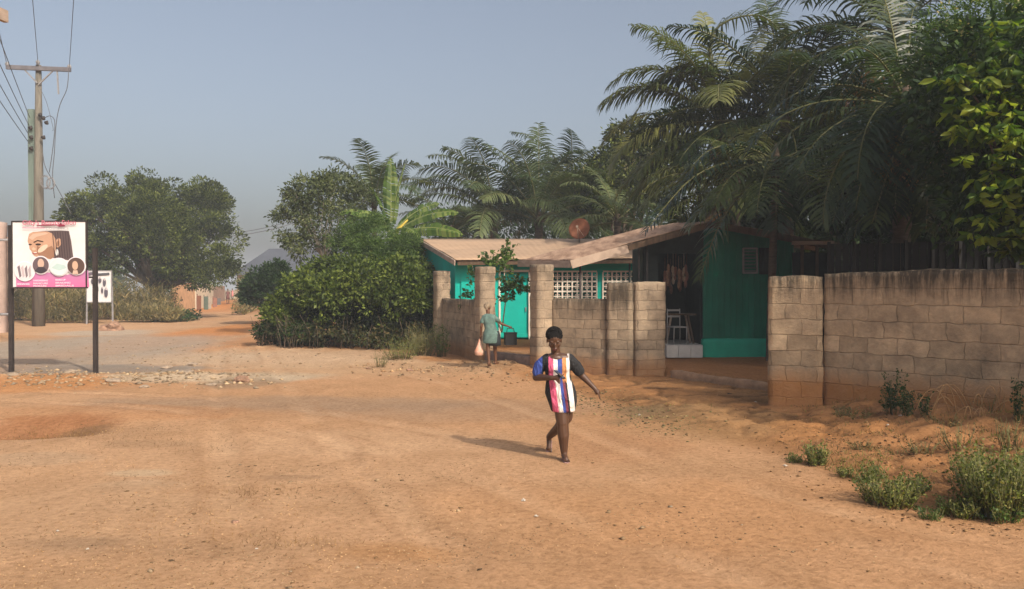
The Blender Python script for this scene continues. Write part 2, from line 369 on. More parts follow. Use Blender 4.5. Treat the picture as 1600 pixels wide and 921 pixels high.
splat(440, 560, 220, 16, (.62, .44, .29), .7)
splat(140, 578, 190, 9, (.29, .255, .22), .8)
splat(40, 565, 90, 10, (.25, .23, .20), .7)
splat(160, 520, 80, 5, (.53, .45, .36), .7, .3)
splat(60, 600, 160, 16, (.60, .28, .11), .85)
splat(330, 590, 190, 9, (.60, .47, .33), .85)
splat(620, 575, 260, 12, (.60, .39, .23), .6)
splat(380, 600, 60, 7, (.30, .22, .15), .6)
splat(460, 632, 330, 17, (.36, .25, .17), .62)
splat(720, 640, 260, 20, (.40, .27, .18), .42)
splat(200, 645, 300, 12, (.56, .27, .12), .5)
splat(60, 665, 120, 20, (.40, .17, .075), .75)
splat(120, 670, 60, 12, (.25, .16, .09), .6, 1.2)
splat(220, 740, 60, 6, (.66, .48, .31), .7)
splat(220, 760, 90, 12, (.62, .46, .31), .35)
splat(150, 800, 300, 60, (.59, .37, .215), .4)
splat(520, 690, 260, 22, (.68, .43, .255), .5)
splat(330, 860, 300, 26, (.43, .27, .16), .4, 1.4)
splat(620, 860, 140, 20, (.50, .25, .10), .5, 1.)
splat(60, 720, 90, 10, (.58, .40, .26), .5)
splat(440, 745, 70, 5, (.33, .20, .12), .45, 1.4)
splat(500, 850, 40, 6, (.34, .20, .11), .5, 1.4)
splat(120, 850, 120, 8, (.40, .25, .15), .4, 1.5)
splat(230, 695, 90, 7, (.42, .26, .15), .45, 1.4)
splat(388, 512, 68, 36, (.66, .27, .09), .85, .7)
splat(400, 478, 110, 9, (.60, .28, .12), .7)
splat(385, 535, 70, 14, (.60, .28, .12), .7, .4); splat(150, 545, 190, 30, (.45, .36, .28), .8, .4)
splat(1100, 660, 130, 34, (.42, .25, .12), .65)  # gate mouth: tree shade darkened into the ground colour
splat(1000, 650, 90, 16, (.24, .17, .10), .6, 1.3)
splat(960, 700, 120, 30, (.53, .27, .135), .5)
splat(1300, 680, 90, 22, (.53, .25, .095), .5)
splat(1500, 760, 180, 50, (.36, .175, .075), .6, 1.3)
splat(1480, 665, 130, 18, (.28, .15, .08), .7, 1.)
splat(560, 765, 500, 10, (.52, .29, .15), .3)
splat(1100, 800, 500, 60, (.59, .31, .145), .5)
for pl_ in TR:
    d_ = trk(X, Y, pl_); br_ = ss(-.25, .15, fbm(X/1.5, Y/1.5, 79, 3)*2); put(.34*br_*np.exp(-(d_/.15)**2), (.70, .45, .27)); put(.34*br_*np.exp(-((d_-.25)/.07)**2), (.42, .23, .12))
crk = np.abs(fbm(X/1.7+4, Y/1.1, 31, 4)); vg = ss(0, .9, rd)*(b < 0)*(Y < 22)
put(vg*.8*(1-ss(0, .045, crk)), (.13, .07, .035)); crk2 = np.abs(fbm(X/.8, Y/.6, 13, 4)); put(vg*.5*(1-ss(0, .06, crk2)), (.22, .11, .05))  # shade in the eroded cracks painted as dark lines
far = ss(55, 85, Y); put(far*.9*ss(9, 12, np.abs(X+24)), (.20, .17, .09)); put(far*.8*(1-ss(9, 12, np.abs(X+30))), (.66, .27, .09))
col = col*np.array([.765, .765, .755])
nx, ny = len(xs), len(ys)
V = np.stack([X, Y, Z], -1).reshape(-1, 3)
ii = (np.arange(ny-1)[:, None]*nx+np.arange(nx-1)[None]).ravel()
Fq = np.stack([ii, ii+1, ii+1+nx, ii+nx], 1)
m, nt_, ns, ls, bs = mat('laterite_soil'); M['soil'] = m
at = N(ns, 'VertexColor', layer_name='soil'); tc = N(ns, 'TexCoord')
def nz(sc, det=8, ro=.65, st=(1, 1, 1)):
    mp = N(ns, 'Mapping'); mp.inputs['Scale'].default_value = st; ls.new(tc.outputs['Object'], mp.inputs[0])
    n = N(ns, 'TexNoise', ins={'Scale': sc, 'Detail': det, 'Roughness': ro}); ls.new(mp.outputs[0], n.inputs['Vector']); return n.outputs[0]
a = nz(14, 8, .75); r = ramp(ns, [(.28, (.62, .59, .56)), (.5, (1, 1, 1)), (.72, (1.22, 1.24, 1.27))]); ls.new(a, r.inputs[0])
c = mixc(ns, ls, 1., at.outputs[0], r.outputs[0], 'MULTIPLY')
a2 = nz(2.4, 10, .7, (1, .55, 1)); r = ramp(ns, [(.33, (.89, .87, .85)), (.66, (1.08, 1.09, 1.10))]); ls.new(a2, r.inputs[0])
c = mixc(ns, ls, .9, c, r.outputs[0], 'MULTIPLY')
a3 = nz(55, 5, .7); r = ramp(ns, [(.63, (0, 0, 0)), (.70, (.6, .6, .6))]); ls.new(a3, r.inputs[0]); c = mixc(ns, ls, r.outputs[0], c, (.16, .095, .055))
a4 = nz(38, 4, .6); r = ramp(ns, [(.68, (0, 0, 0)), (.74, (.6, .6, .6))]); ls.new(a4, r.inputs[0]); c = mixc(ns, ls, r.outputs[0], c, (.66, .50, .36))
ls.new(c, bs.inputs['Base Color']); bs.inputs['Roughness'].default_value = 1; bs.inputs['Specular IOR Level'].default_value = .05
a5 = nz(34, 10, .8); a6 = nz(16, 6, .6); ad = N(ns, 'Math', operation='MULTIPLY_ADD'); ad.inputs[1].default_value = .9; ls.new(a5, ad.inputs[0]); ls.new(a6, ad.inputs[2])
bp = N(ns, 'Bump', ins={'Strength': .6, 'Distance': .05}); ls.new(ad.outputs[0], bp.inputs['Height']); ls.new(bp.outputs[0], bs.inputs['Normal'])
gr = npmesh('ground', V, Fq, m, smooth=True)
ca = gr.data.color_attributes.new('soil', 'FLOAT_COLOR', 'POINT')
ca.data.foreach_set('color', np.concatenate([np.clip(col.reshape(-1, 3), 0, 1), np.ones((nx*ny, 1))], 1).astype(np.float32).ravel())
gr['kind'] = 'structure'

# ---------------------------------------------------------------- foliage tools
def leaves(C, D, size, asp=.4, fold=.25, rs_=rs, jit=.35, hexa=False):
    n = len(C); D = D/np.maximum(np.linalg.norm(D, axis=1, keepdims=True), 1e-6)
    r = rs_.normal(size=(n, 3)); Sd = np.cross(D, r); Sd /= np.maximum(np.linalg.norm(Sd, axis=1, keepdims=True), 1e-6)
    Nn = np.cross(Sd, D); L = size*(1+jit*rs_.uniform(-1, 1, (n, 1))); W = L*asp*.5
    if hexa:
        m1 = C+D*L*.30; m2 = C+D*L*.68-Nn*L*fold*.15; v5 = C+D*L-Nn*L*fold*.5; up_ = Nn*W*fold
        V = np.stack([C, m1+Sd*W*.75+up_, m2+Sd*W+up_, v5, m2-Sd*W+up_, m1-Sd*W*.75+up_], 1).reshape(-1, 3)
        b_ = np.arange(n)[:, None]*6
        return V, np.stack([b_+np.array([0, 1, 2, 3]), b_+np.array([0, 3, 4, 5])], 1).reshape(-1, 4)
    v0 = C; v2 = C+D*L; mid = C+D*L*.45-Nn*L*fold*.3; v1 = mid+Sd*W+Nn*W*fold; v3 = mid-Sd*W+Nn*W*fold
    V = np.stack([v0, v1, v2, v3], 1).reshape(-1, 3)
    return V, np.arange(4*n).reshape(-1, 4)
def unit(n, rs_=rs):
    v = rs_.normal(size=(n, 3)); return v/np.linalg.norm(v, axis=1, keepdims=True)
def crown(lobes, nc, per, cr, size, asp=.4, rs_=rs, inner=.2, droop=.3, up=.2, floor=None, rmin=.25):
    """lobes: (x,y,z,rx,ry,rz); nc clumps of per leaves"""
    L = np.array(lobes, float); wt = (L[:, 3]*L[:, 5]+L[:, 4]*L[:, 5]+L[:, 3]*L[:, 4]); wt /= wt.sum()
    k = rs_.choice(len(L), nc, p=wt); u = unit(nc, rs_); u[:, 2] = np.where((u[:, 2] < 0) & (rs_.rand(nc) < up*2), -u[:, 2], u[:, 2])
    rad = np.where(rs_.rand(nc) < inner, rs_.uniform(.3, .8, nc), rs_.uniform(.82, 1.08, nc))[:, None]
    C = L[k, :3]+u*L[k, 3:]*rad
    if floor is not None:
        keep = C[:, 2] > floor; C = C[keep]; u = u[keep]; nc = len(C)
    rr = cr*rs_.uniform(.6, 1.35, (nc, 1, 1))
    off = rs_.normal(size=(nc, per, 3)); off /= np.maximum(np.linalg.norm(off, axis=2, keepdims=True), 1e-6)
    rd = rs_.uniform(rmin, 1., (nc, per, 1))
    pts = C[:, None]+off*rd*rr*np.array([1, 1, .75])
    D = off*1.0+u[:, None]*.5+rs_.normal(size=off.shape)*.35; D[..., 2] -= droop
    V, Fq = leaves(pts.reshape(-1, 3), D.reshape(-1, 3), size, asp, rs_=rs_)
    return V, Fq, C
def limb(mb, a, b, r0, r1, sag=.1, k=5):
    a = Vector(a); b = Vector(b); pts = []
    for i in range(k+1):
        t = i/k; p = a.lerp(b, t); w_ = math.sin(math.pi*t)*(b-a).length*sag
        pts.append(p+Vector((random.uniform(-1, 1)*w_*.5, random.uniform(-1, 1)*w_*.5, w_*.5)))
    mb.tube(pts, [r0+(r1-r0)*i/k for i in range(k+1)], 6)
def tree(name, base, lobes, nc, per, cr, size, mt, label, cat='tree', group=None, trunk=.2, fork=.4, bark='bark', nb=14, stems=1, seed=1, extra=None, **kw):
    r_ = np.random.RandomState(seed); random.seed(seed)
    bz = Hs(base[0], base[1]); root = empty(name, (base[0], base[1], bz), 0, label, cat, group)
    V, Fq, C = crown(lobes, nc, per, cr, size, rs_=r_, **kw); o = np.array([base[0], base[1], bz])
    npmesh('crown', V-o, Fq, mt, root)
    mb = MB(); top = np.array(lobes)[:, :3].mean(0)-o
    for s in range(stems):
        a = Vector((random.uniform(-1, 1)*.35*(stems > 1), random.uniform(-.3, .3)*(stems > 1), -.1))
        f = Vector((top[0]*fork+random.uniform(-1, 1)*.5*(stems > 1), top[1]*fork, max(.3, top[2]*fork)))
        limb(mb, a, f, trunk, trunk*.7, .04)
        for i in range(nb):
            c = C[r_.randint(len(C))]-o; limb(mb, f, f.lerp(Vector(c), .9), trunk*.5, trunk*.08, .1)
    mb.build('trunk', M[bark], root)
    if extra: extra(root, C-o, r_)
    return root
def pl(px, py, Y, rpx, rpy=None, ry=None):     # lobe from picture measures at depth Y
    p = P(px, py, Y); return (p.x, p.y, p.z, rpx/F*Y, ry or rpx/F*Y*.9, (rpy or rpx)/F*Y)

# ---------------------------------------------------------------- palms
def frond(root, base, az, el, L, droop=1.2, ll=.6, n=48, wd=.045, mt=None, seed=0, hang=.9, twist=0, name='frond', up0=.12, ragged=.12, path=None):
    r = random.Random(seed); mb = MB(); k = 14; p = Vector(base); pts = [p.copy()]; e = el; tans = []
    azv = Vector((math.cos(az), math.sin(az), 0))
    for i in range(k):
        t = (i+.5)/k; e = el-droop*t**1.5
        d = azv*math.cos(e)+Vector((0, 0, math.sin(e))); tans.append(d); p = p+d*(L/k); pts.append(p.copy())
    if path:      # a frond bent along its own curve from the crown
        P_ = [Vector(base)]+[Vector(q) for q in path]; m_ = len(P_)-1; pts = []
        for i in range(k+1):
            f = i/k*m_; j = min(int(f), m_-1); t = f-j; p0 = P_[max(0, j-1)]; p1 = P_[j]; p2 = P_[j+1]; p3 = P_[min(m_, j+2)]
            pts.append(.5*((2*p1)+(p2-p0)*t+(2*p0-5*p1+4*p2-p3)*t*t+(3*p1-p0-3*p2+p3)*t**3))
        tans = [(pts[i+1]-pts[i]).normalized() for i in range(k)]; L = sum((pts[i+1]-pts[i]).length for i in range(k))
        azv = Vector((pts[-1].x-pts[0].x, pts[-1].y-pts[0].y, 0)).normalized()
    tans.append(tans[-1])
    mb.tube(pts, [.035*(1-.85*i/k)*L/4+.004 for i in range(k+1)], 4, 1)
    side0 = azv.cross(Vector((0, 0, 1)))
    tw = Matrix.Rotation(twist, 3, azv)
    for i in range(n):
        t = up0+(1-up0)*(i+.5)/n; f = t*k; j = min(int(f), k-1); q = pts[j].lerp(pts[j+1], f-j); T = tans[j]
        prof = (math.sin(math.pi*min(1, (t-up0)/(1-up0)*.82+.14)))**.6
        for s in (-1, 1):
            if r.random() < ragged*.5: continue
            l = ll*prof*r.uniform(.72, 1.15); sd = (tw @ side0)*s
            u = T.cross(sd)*s*-1
            if u.z < 0: u = -u
            a = math.radians(r.uniform(46, 66)*(1-.35*t)+0)
            d = (sd*math.sin(a+.35)+T*math.cos(a+.35)+u*.22+Vector((r.uniform(-.1, .1), r.uniform(-.1, .1), r.uniform(-.16, .06)))).normalized()
            c = q.copy(); w0 = wd*r.uniform(.7, 1.05); vs = []; segs = 4
            wdv = d.cross(u).normalized()
            for g_ in range(segs+1):
                ww = w0*(.5, 1, .95, .65, .04)[g_]*.5
                vs += [c+wdv*ww, c-wdv*ww]
                d = (d+Vector((0, 0, -hang*.32*(g_+.6)*.5))).normalized(); c = c+d*(l/segs)
            mb.add(vs, [(2*g_, 2*g_+1, 2*g_+3, 2*g_+2) for g_ in range(segs)], 0)
    o = mb.build(name, [mt, M['rachis']], root); return o
def palm(name, base, top, label, fronds, mt, trunk=.14, group=None, seed=3, rnd=0, L=4., ll=.6, wd=.045, elr=(-.2, 1.2), n=48, hang=.9, dry=0, drp=(1.0, 1.6), azr=None, paths=()):
    r = random.Random(seed); bz = Hs(base[0], base[1]); root = empty(name, (base[0], base[1], bz), 0, label, 'palm tree', group)
    tp = Vector((top[0]-base[0], top[1]-base[1], top[2]-bz)); mb = MB()
    k = 26; pts = [Vector((0, 0, -.1)).lerp(tp, i/k)+Vector((tp.x, tp.y, 0))*(.12*math.sin(math.pi*i/k))*-1 for i in range(k+1)]
    mb.tube(pts, [trunk*(1.25-.35*i/k+(.12 if i % 2 else 0)) for i in range(k+1)], 10)
    mb.tube([tp-Vector((0, 0, .1)), tp+Vector((0, 0, .25)), tp+Vector((0, 0, .6))], [trunk*1.1, trunk*1.2, trunk*.3], 8)
    mb.build('trunk', M['palm_bark'], root)
    s = seed*100
    def start(az, el): return tp+Vector((math.cos(az)*trunk*.9, math.sin(az)*trunk*.9, .05+.4*max(0, el)/1.4))
    for f in fronds:
        az, el, Lf, dr = f[:4]; tw = f[4] if len(f) > 4 else 0
        s += 1; frond(root, start(R(az), R(el)), R(az), R(el), Lf, dr, ll, int(n*Lf/L), wd, mt, s, hang, tw)
    for pth in paths:
        s += 1; frond(root, tp+Vector((0, 0, .15)), 0, 0, L, 1, ll, int(n*1.05), wd, mt, s, hang*.8, 0, path=[Vector(q)-Vector((base[0], base[1], bz)) for q in pth])
    for i in range(rnd):
        az = i*2.4+r.uniform(-.3, .3) if azr is None else r.uniform(*azr); el = elr[0]+(elr[1]-elr[0])*((i+.5)/rnd)
        s += 1; frond(root, start(az, el), az, el, L*r.uniform(.85, 1.1), r.uniform(*drp), ll, n, wd, mt, s, hang, r.uniform(-.5, .5))
    for i in range(dry):
        s += 1; az = r.uniform(0, 6.28); frond(root, start(az, -.5), az, -.7, L*.6, .8, ll*.8, 26, wd*.7, M['dry'], s, 1.2, 0, 'dead_frond', ragged=.5)
    return root
# ---------------------------------------------------------------- block walls
def rough_box(L, W, Hh, z0=0., seg=.09, amp=.014, topamp=.02, seed=0, topfn=None):
    mb = MB(); nx_, ny_, nz_ = max(2, int(L/seg)), max(2, int(W/seg)), max(4, int(Hh/seg)); idx = {}; vs = []; fs = []
    def vid(i, j, k):
        if (i, j, k) in idx: return idx[(i, j, k)]
        x, y, z = L*i/nx_, W*j/ny_-W/2, Hh*k/nz_
        e = (i in (0, nx_))+(j in (0, ny_))+(k == nz_)
        p = Vector((x*1.7+seed*9, y*1.7, z*1.7)); n = mnoise.noise_vector(p*2.3)*amp+mnoise.noise_vector(p*7)*amp*.7
        q = Vector((x, y, z))
        if e >= 2:
            c = Vector((L/2, 0, Hh*.6)); dr = Vector(((L/2-x > 0)*2-1 if i in (0, nx_) else 0, -1 if j == ny_ else (1 if j == 0 else 0), -1 if k == nz_ else 0))
            q += dr*(.012+.03*max(0, mnoise.noise(p*5)))
        q += n
        if k == nz_ : q.z += mnoise.noise(Vector((x*1.5+seed, y, 3)))*topamp
        if topfn: q.z += topfn(x)*(z/Hh)**2
        q.z += z0
        idx[(i, j, k)] = len(vs); vs.append(q); return idx[(i, j, k)]
    for k in range(nz_):
        for i in range(nx_):
            fs.append((vid(i, 0, k), vid(i+1, 0, k), vid(i+1, 0, k+1), vid(i, 0, k+1)))
            fs.append((vid(i+1, ny_, k), vid(i, ny_, k), vid(i, ny_, k+1), vid(i+1, ny_, k+1)))
        for j in range(ny_):
            fs.append((vid(0, j+1, k), vid(0, j, k), vid(0, j, k+1), vid(0, j+1, k+1)))
            fs.append((vid(nx_, j, k), vid(nx_, j+1, k), vid(nx_, j+1, k+1), vid(nx_, j, k+1)))
    for i in range(nx_):
        for j in range(ny_): fs.append((vid(i, j, nz_), vid(i+1, j, nz_), vid(i+1, j+1, nz_), vid(i, j+1, nz_)))
    mb.add(vs, fs, 0, True); return mb
def wall(name, a, b, wd, top, m, label, cat, group=None, z0=-.3, ext=0, topfn=None, seed=1):
    a = Vector((*a, 0)); b = Vector((*b, 0)); L = (b-a).length; rz = math.atan2(b.y-a.y, b.x-a.x)
    mb = rough_box(L, wd, top-z0, z0, seed=seed, topfn=topfn); o = mb.build(name, m, None, (a.x, a.y, 0), rz)
    return tag(o, label, cat, group)
GP = 'sandy block gate pillars'
wall('block_pillar', (-2.36, 26.0), (-2.17, 25.6), .46, 2.60, M['block_far'], 'tall sandy block pillar beside the leafy hedge, farthest from the road', 'pillar', GP, seed=2)
wall('block_pillar', (-.83, 21.95), (-.64, 21.54), .46, 2.62, M['block_far'], 'sandy block pillar behind the woman with the headscarf', 'pillar', GP, seed=3)
wall('block_pillar', (.63, 19.66), (.82, 19.25), .46, 2.63, M['block_far'], 'tall sandy block pillar right of the turquoise doorway', 'pillar', GP, seed=4)
wall('block_wall', (-2.17, 25.58), (-.84, 21.97), .16, 1.72, M['block_low'], 'short low block wall between the two left gate pillars', 'wall', 'low block wall stretches', seed=5)
wall('block_wall', (.98, 19.42), (2.2, 18.52), .17, 1.80, M['block_low'], 'low block wall behind the woman in the striped dress', 'wall', 'low block wall stretches', seed=6)
wall('corner_pillar', (2.2, 18.47), (2.77, 18.22), .22, 2.17, M['block_low'], 'grey half of the stubby block pillar left of the shop entrance', 'pillar', seed=7)
wall('corner_pillar', (2.78, 18.24), (3.50, 18.42), .24, 2.19, M['block_far'], 'sunlit thick block pillar end left of the shop entrance', 'pillar', seed=8)
wall('entrance_pillar', (4.36, 13.62), (5.20, 13.36), .24, 2.25, M['block'], 'wide worn block pillar right of the shop entrance with rusty soil stain', 'pillar', seed=9)
wall('block_wall', (5.23, 13.33), (9.6, 8.45), .2, 2.29, M['block'], 'long stained grey block wall running out of the right of the picture', 'wall', seed=10,
     topfn=lambda x: .03*math.sin(x*.9)+.02*x/5)
wall('block_wall', (-2.6, 27.1), (-7.5, 34.5), .16, 1.5, M['block_low'], 'block wall swallowed by the hedge', 'wall', seed=11)
# gate stub block seen over the hedge
wall('block_pillar', (-3.75, 27.6), (-3.4, 27.4), .4, 2.52, M['block_far'], 'block pillar top poking out above the hedge', 'pillar', GP, seed=12)
# concrete kerb and sill
def slab(name, poly, z0, z1, m, label, cat, bevel=.02):
    n = len(poly); mb = MB()
    mb.add([(x, y, z0) for x, y in poly]+[(x, y, z1+.0) for x, y, in poly], [tuple(range(n))[::-1], tuple(range(n, 2*n))]+[(i, (i+1) % n, (i+1) % n+n, i+n) for i in range(n)])
    o = mb.build(name, m); md = o.modifiers.new('b', 'BEVEL'); md.width = bevel; md.segments = 2
    return tag(o, label, cat)
M['kerb'] = plain('soil_stained_concrete', (.37, .215, .125), .95, .25, 4, .5)
mb = rough_box(2.72, .22, .62, -.4, amp=.02, topamp=.03, seed=20)
tag(mb.build('concrete_kerb', M['kerb'], None, (3.58, 17.78, 0), math.atan2(-2.36, 1.42)), 'long low soil-stained kerb across the shop entrance', 'kerb')
mb = rough_box(2.3, .3, .62, -.25, amp=.015, topamp=.02, seed=21)
tag(mb.build('concrete_step', plain('grey_brown_concrete', (.25, .165, .13), .95, .25, 4, .5), None, (-.62, 21.4, 0), math.atan2(-1.9, 1.3)), 'low concrete step in the gateway before the turquoise door', 'step')

# ---------------------------------------------------------------- turquoise house
hx = empty('house', (0, 26, .3), 0, 'low turquoise house with cream lattice screens and tan sheet roof', 'house')
def L3(p): return Vector(p)-Vector((0, 26, .3))
A = (-1.85, 26.0); B = (4.35, 26.2); Cc = (5.1, 34); Dd = (-4.7, 34)
zt = 2.86
def wbox(mb, x0, x1, z0, z1, y0=26.0, t=.15, mi=0):
    mb.box(L3(((x0+x1)/2, y0+t/2+.03*((x0+x1)/2+1.85), (z0+z1)/2)), (x1-x0, t, z1-z0), mi)
mb = MB()
wbox(mb, -1.85, -.42, .0, zt); wbox(mb, .60, .66, 0, zt); wbox(mb, .66, 4.35, 0, 1.25)
wbox(mb, .66, 4.35, 2.56, zt); wbox(mb, 2.78, 2.96, 1.25, 2.56); wbox(mb, 4.02, 4.35, 1.25, 2.56); wbox(mb, -.42, .60, 2.62, zt)
# chamfered corners of the two screens
def tri(mb, p0, p1, p2, y, t):
    a = [L3((p[0], y, p[1])) for p in (p0, p1, p2)]; b_ = [q+Vector((0, t, 0)) for q in a]
    mb.add(a+b_, [(0, 1, 2), (5, 4, 3), (0, 3, 4, 1), (1, 4, 5, 2), (2, 5, 3, 0)])
tri(mb, (2.48, 2.57), (2.79, 2.57), (2.79, 2.22), 26.12, .13); tri(mb, (2.95, 2.22), (2.95, 2.57), (3.22, 2.57), 26.13, .13)
# side and back walls with gable
def gable(mb, p0, p1, z1, zr, t=.15):
    p0 = Vector((*p0, 0)); p1 = Vector((*p1, 0)); d = (p1-p0).normalized(); nn = Vector((-d.y, d.x, 0))*t; mid = (p0+p1)/2
    a = [p0, p1, p1+Vector((0, 0, z1)), mid+Vector((0, 0, zr)), p0+Vector((0, 0, z1))]; b_ = [q-nn for q in a]
    a = [L3(q) for q in a]; b_ = [L3(q) for q in b_]
    mb.add(a+b_, [(4, 3, 2, 1, 0), (5, 6, 7, 8, 9)]+[(i, (i+1) % 5, (i+1) % 5+5, i+5) for i in range(5)])
gable(mb, (A[0]+.002, A[1]+.02), Dd, zt, 3.72); gable(mb, (Cc[0], Cc[1]-.01), (B[0]+.002, B[1]+.02), zt, 3.72)
wbox(mb, -4.6, 5.0, 0, zt, 33.9)
mb.build('wall', M['teal'], hx)
mb = MB(); wbox(mb, -.42, .6, .36, 2.62, 26.32, .06); mb.build('inner_wall', M['teal'], hx)
mb = MB(); mb.box(L3((2.5, 28.3, 1.5)), (4.2, .1, 2.8)); mb.build('porch_wall', M['teal_shaded'], hx)
d_ = MB(); d_.box(L3((.09, 26.10, 1.46)), (.92, .06, 2.1)); d_.box(L3((.09, 26.055, .50)), (1.0, .05, .12)); dr = d_.build('door', M['teal'], hx)
mb = MB(); mb.box(L3((.45, 26.05, 1.35)), (.03, .06, .14)); h_ = mb.build('handle', M['steel'], dr)
fr = MB()
for x in (-.40, .57): fr.box(L3((x, 26.03, 1.5)), (.06, .09, 2.25))
fr.box(L3((.085, 26.03, 2.6)), (1.0, .09, .07)); fr.build('door_frame', M['cream'], hx)
pn = MB()
pn.box(L3((-1.2, 26.0-.012, 1.75)), (.9, .03, 1.9)); pn.build('shutter', M['teal'], hx)
# lattice blocks
for x0, x1 in ((.68, 2.77), (2.97, 4.01)):
    lt = MB(); n_ = round((x1-x0)/.155); st = (x1-x0)/n_
    for i in range(n_+1): lt.box(L3((x0+i*st, 26.13, 1.905)), (.05 if i % 2 == 0 else .032, .09, 1.31))
    for j in range(9):
        z = 1.25+.163*j; lt.box(L3(((x0+x1)/2, 26.132, z+.03)), (x1-x0, .08, .05 if j % 2 == 0 else .032))
    for i in range(n_):
        for j in range(8):
            c = Vector((x0+(i+.5)*st, 26.13, 1.28+.163*(j+.5))); s_ = (.03 if (i+j) % 2 else .034)
            lt.box(L3(c+Vector(((-1)**i*.028, 0, (-1)**j*.028))), (s_, .07, s_))
    lt.build('lattice_screen', M['cream'], hx)
# roof
def corr(n, a): return lambda u, v: (0, 0, a*math.sin(u*n*2*math.pi)+.02*math.sin(v*9.)*(1 if int(v*3) % 2 else .5)+(.012 if int(v*3.0) % 2 else 0))
E0, E1, R1, R0 = (-1.78, 25.35, 2.93), (4.22, 25.5, 3.0), (5.0, 30, 3.86), (-3.42, 30, 3.86)
rf = MB(); rf.patch(L3(E0), L3(E1), L3(R1), L3(R0), 220, 9, corr(34, .004), 0, True)
rf.patch(L3(R0), L3(R1), L3((5.6, 34.6, 2.9)), L3((-5.1, 34.6, 2.9)), 120, 4, corr(34, .004), 0, True)
ro = rf.build('roof', M['roof'], hx, sol=.02)
for p_, q2, w_, h2 in ((L3(E0)+Vector((-.03, -.02, -.09)), L3(R0)+Vector((-.03, 0, -.09)), .04, .16), (L3(E1)+Vector((.03, 0, -.08)), L3(R1)+Vector((.03, 0, -.08)), .04, .15), (L3(R0)+Vector((-.03, .01, -.09)), L3((-5.1, 34.6, 2.82)), .04, .16)):
    fs_ = MB(); fs_.bar(p_, q2, w_, h2); fs_.build('fascia', M['fascia'], ro)
fs_ = MB(); fs_.bar(L3(E0)+Vector((.05, .08, -.10)), L3(E1)+Vector((-.05, .08, -.10)), .05, .13); fs_.build('rafter_beam', M['wood'], hx)
mb = MB()
mb.tube([L3((3.80, 25.85, .3)), L3((3.80, 25.85, 2.9))], .035); mb.build('drainpipe', M['dark_board'], hx)
# satellite dish
sd = empty('satellite_dish', (2.45, 29.0, 3.72), 0, 'round rusty satellite dish on the turquoise house roof', 'satellite dish')
mb = MB(); vs = []; nr, na = 7, 28; Md = Matrix.Rotation(R(-18), 3, 'Z') @ Matrix.Rotation(R(76), 3, 'X')
for i in range(nr+1):
    r_ = .385*i/nr
    for j in range(na): a_ = 2*math.pi*j/na; vs.append(Md @ Vector((r_*math.cos(a_), r_*math.sin(a_)*1.02, .35*r_*r_*1.6))+Vector((0, 0, .45)))
mb.add(vs, [(i*na+j, i*na+(j+1) % na, (i+1)*na+(j+1) % na, (i+1)*na+j) for i in range(nr) for j in range(na)], 0, True)
mb.build('reflector', plain('rust_red', (.235, .085, .04), .8, .25, 4, .2), sd, sol=.015)
mb = MB(); mb.tube([(0, .12, -.15), (0, .08, .3), (0, .03, .45)], .025); mb.build('mast', M['steel'], sd)
mb = MB(); q = Md @ Vector((0, .0, .42))+Vector((0, 0, .42))
mb.tube([Md @ Vector((.0, -.38, .09))+Vector((0, 0, .45)), q], .012); mb.tube([Md @ Vector((.2, -.3, .09))+Vector((0, 0, .45)), q], .01); mb.box(q, (.07, .12, .07)); mb.build('feed_arm', M['fascia'], sd)

# ---------------------------------------------------------------- shop with gable roof
sx = empty('shop', (5, 21, .25), 0, 'dark green board shop with open porch under a rusty gable roof', 'shop')
def L4(p): return Vector(p)-Vector((5, 21, .25))
FL, FA, FR = (1.52, 20.3, 2.74), (5.05, 20.2, 3.74), (7.95, 20.2, 3.2)
BL, BA, BR = (.2, 22.7, 2.83), (3.85, 22.7, 3.78), (8.6, 22.7, 3.12)
def dent(n, a, s=0): return lambda u, v: (0, 0, a*math.sin(v*n*2*math.pi+u)+.035*float(fbm(np.array([u*5+s]), np.array([v*7]), 3, 3)[0])*2)
rf = MB(); rf.patch(L4(FL), L4(FA), L4(BA), L4(BL), 26, 120, dent(16, .013), 0, True); rf.patch(L4(FA), L4(FR), L4(BR), L4(BA), 16, 120, dent(16, .013, 5), 0, True)
ro = rf.build('roof', M['rust'], sx, sol=.018)
f1 = MB(); mid = Vector(FL).lerp(Vector(FA), .40)
f1.bar(L4(FL)+Vector((-.02, -.04, -.10)), L4(mid)+Vector((0, -.04, -.10)), .03, .21); f1.build('fascia', plain('pale_board', (.50, .37, .28), .8, .15, 3), ro)
f1 = MB(); f1.bar(L4(mid)+Vector((.002, -.035, -.08)), L4(FA)+Vector((0, -.035, -.09)), .035, .15); f1.build('fascia', M['wood'], ro); f1 = MB(); f1.bar(L4(FA)+Vector((.02, -.035, -.10)), L4(FR)+Vector((0, -.035, -.08)), .035, .17); f1.build('fascia', M['wood'], ro)
f1 = MB(); f1.bar(L4(FL)+Vector((-.03, 0, -.09)), L4(BL)+Vector((-.03, 0, -.09)), .03, .18); f1.build('fascia', M['fascia'], ro)
wl = MB()
def wallpoly(mb, pts, y, t=.08, mi=0):
    a = [L4((x, y, z)) for x, z in pts]; b_ = [q+Vector((0, t, 0)) for q in a]; n = len(a)
    mb.add(a+b_, [tuple(range(n)), tuple(range(2*n-1, n-1, -1))]+[(i, i+n, (i+1) % n+n, (i+1) % n) for i in range(n)], mi)
wallpoly(wl, [(5.02, .72), (7.35, .72), (7.35, 3.25), (5.25, 3.62), (5.02, 3.60)], 21.0)
for i in range(15): wl.box(L4((5.1+i*.158, 20.99, 2.0)), (.008, .02, 2.5))
wl.bar(L4((7.4, 21.1, 2.0)), L4((7.4, 22.9, 2.0)), .06, 2.6)
wl.build('wall', M['green'], sx)
